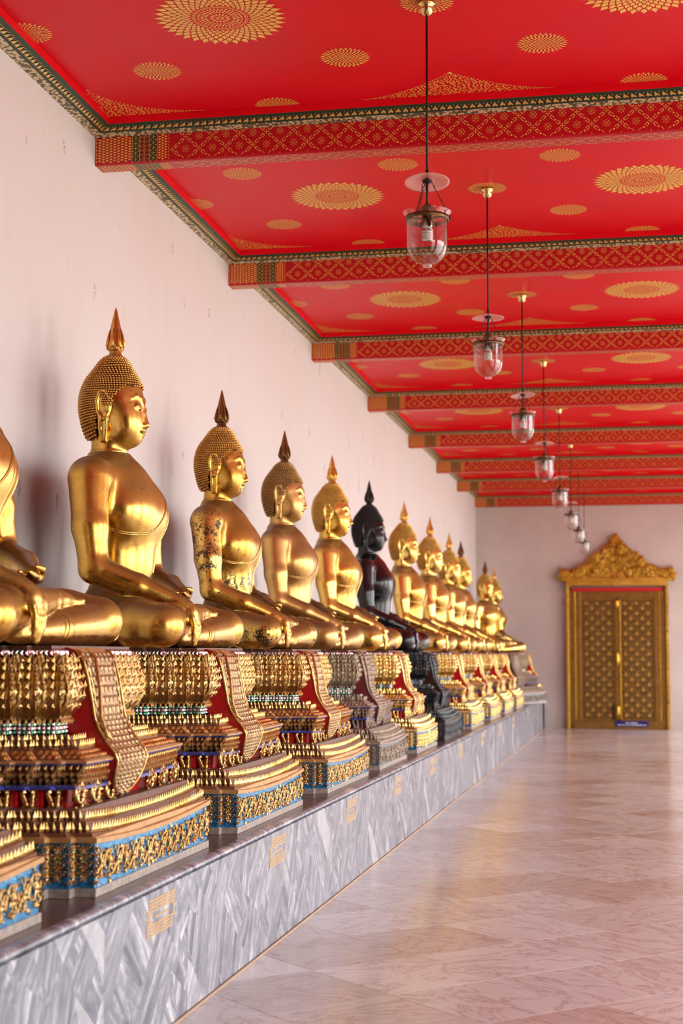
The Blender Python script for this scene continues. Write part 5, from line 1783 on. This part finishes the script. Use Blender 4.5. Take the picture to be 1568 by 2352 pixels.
# meeting strip with carved bosses
ms = dbox('meeting_strip', -0.055, 0.045, 0.04, 0.085, 0.19, 2.70, M_DFRAME, 0.01)
dbox('strip_bead', 0.040, 0.075, 0.04, 0.10, 0.19, 2.70, M_DGOLD, 0.008, ms)
for z, h in ((2.60, 0.18), (1.45, 0.30), (0.36, 0.26)):
    q = MB(); 
    q.lathe([(0.004, -h / 2), (0.045, -h / 4), (0.055, 0), (0.035, h / 5), (0.045, h / 3.2), (0.004, h / 2)], (-0.005, -0.085, z), 12)
    q.build('carved_boss', [M_DGOLD], ms)
dbox('bolt', -0.115, -0.075, 0.04, 0.075, 0.18, 0.50, M_IRON, 0.006)
# pediment: stepped silhouette covered in scrolls
sil = [(-1.19, 3.10), (-1.22, 3.18), (-1.19, 3.40), (-1.12, 3.30), (-0.98, 3.27), (-0.80, 3.34), (-0.62, 3.42), (-0.52, 3.55), (-0.38, 3.66), (-0.26, 3.70), (-0.20, 3.83), (-0.10, 3.90), (-0.05, 3.98), (0.0, 4.08)]
sil = sil + [(-x, z) for x, z in reversed(sil[:-1])]
q = MB()
n = len(sil)
q.add([(x * 0.97, -0.02, z) for x, z in sil] + [(x * 0.97, -0.10, 3.10 + (z - 3.10) * 0.98) for x, z in sil], [tuple(range(n)), tuple(range(2 * n - 1, n - 1, -1))] + [(i, n + i, n + (i + 1) % n, (i + 1) % n) for i in range(n)])
ped = q.build('pediment', [M_DGOLD], door)
def sil_h(x):
    ax = abs(x)
    pts = sorted([(abs(a), z) for a, z in sil if a <= 0])
    for (a, za), (b_, zb) in zip(pts[:-1], pts[1:]):
        if a <= ax <= b_: return za + (zb - za) * ((ax - a) / max(b_ - a, 1e-6))
    return 3.1
q = MB(); rr = random.Random(11)
Xv, Nv = Vector((1, 0, 0)), Vector((0, -1, 0))
for k in range(230):
    x = rr.uniform(-1.16, 1.16); top = sil_h(x)
    z = rr.uniform(3.13, max(3.15, top - 0.02))
    C = Vector((x, -0.10, z))
    spiral(q, C, Xv, UP, Nv, rr.uniform(0.05, 0.085), 1.3, rr.uniform(0, 6.28), rr.choice((-1, 1)), 0.018, 0, rr.uniform(0.01, 0.06))
    leaflet(q, C + Nv * 0.01, Xv, UP, Nv, rr.uniform(0.3, 2.8), 0.12, 0.06, 0, 0.04)
for k in range(60):
    x = -1.2 + 2.4 * (k + 0.5) / 60; top = sil_h(x)
    spike(q, Vector((x, -0.06, top - 0.03)), Xv, Nv, 0.06, rr.uniform(0.05, 0.12))
    if k % 4 == 0: spiral(q, Vector((x, -0.08, top)), Xv, UP, Nv, 0.07, 1.4, rr.uniform(0, 6), rr.choice((-1, 1)), 0.02, 0, 0.0)
tag(q.build('pediment_scrolls', [M_DGOLD], ped), kind='stuff')
dbox('pediment_base', -1.13, 1.13, 0.0, 0.2, 3.08, 3.15, M_DGOLD, 0.01)
# blue notice at the foot of the door, two lines of white writing too far off to read
sg = empty('notice_sign', (-0.165, FAR_Y - 0.135, 0.055)); tag(sg, 'small blue notice with white writing at the foot of the door', 'sign')
q = MB(); q.bbox(-0.345, 0.345, -0.012, 0.0, 0.0, 0.115, 0.004); q.build('board', [plain_mat('notice_blue', (0.008, 0.012, 0.16), 0.35)], sg)
q = MB(); rr = random.Random(5)
for row, (xa, xb, z0, h) in enumerate(((-0.12, 0.13, 0.066, 0.024), (-0.29, 0.30, 0.024, 0.022))):
    x = xa
    while x < xb:
        w = rr.uniform(0.010, 0.02)
        q.poly([(x, -0.0135, z0), (x + w, -0.0135, z0), (x + w, -0.0135, z0 + h), (x, -0.0135, z0 + h)])
        x += w + (0.006 if rr.random() < 0.8 else 0.02)
q.build('lettering', [plain_mat('notice_white', (0.75, 0.75, 0.80), 0.5)], sg)
# red upright board against the wall behind the last statues
rb = MB(); rb.bbox(0.0, 0.05, -0.22, 0.22, 0.0, 1.98, 0.01)
o = rb.build('red_board', [plain_mat('red_board_paint', (0.55, 0.03, 0.03), 0.5)], None, (WALL_X + 0.026, 28.35, PLAT_Z)); tag(o, 'red upright board against the wall before the far corner', 'board')
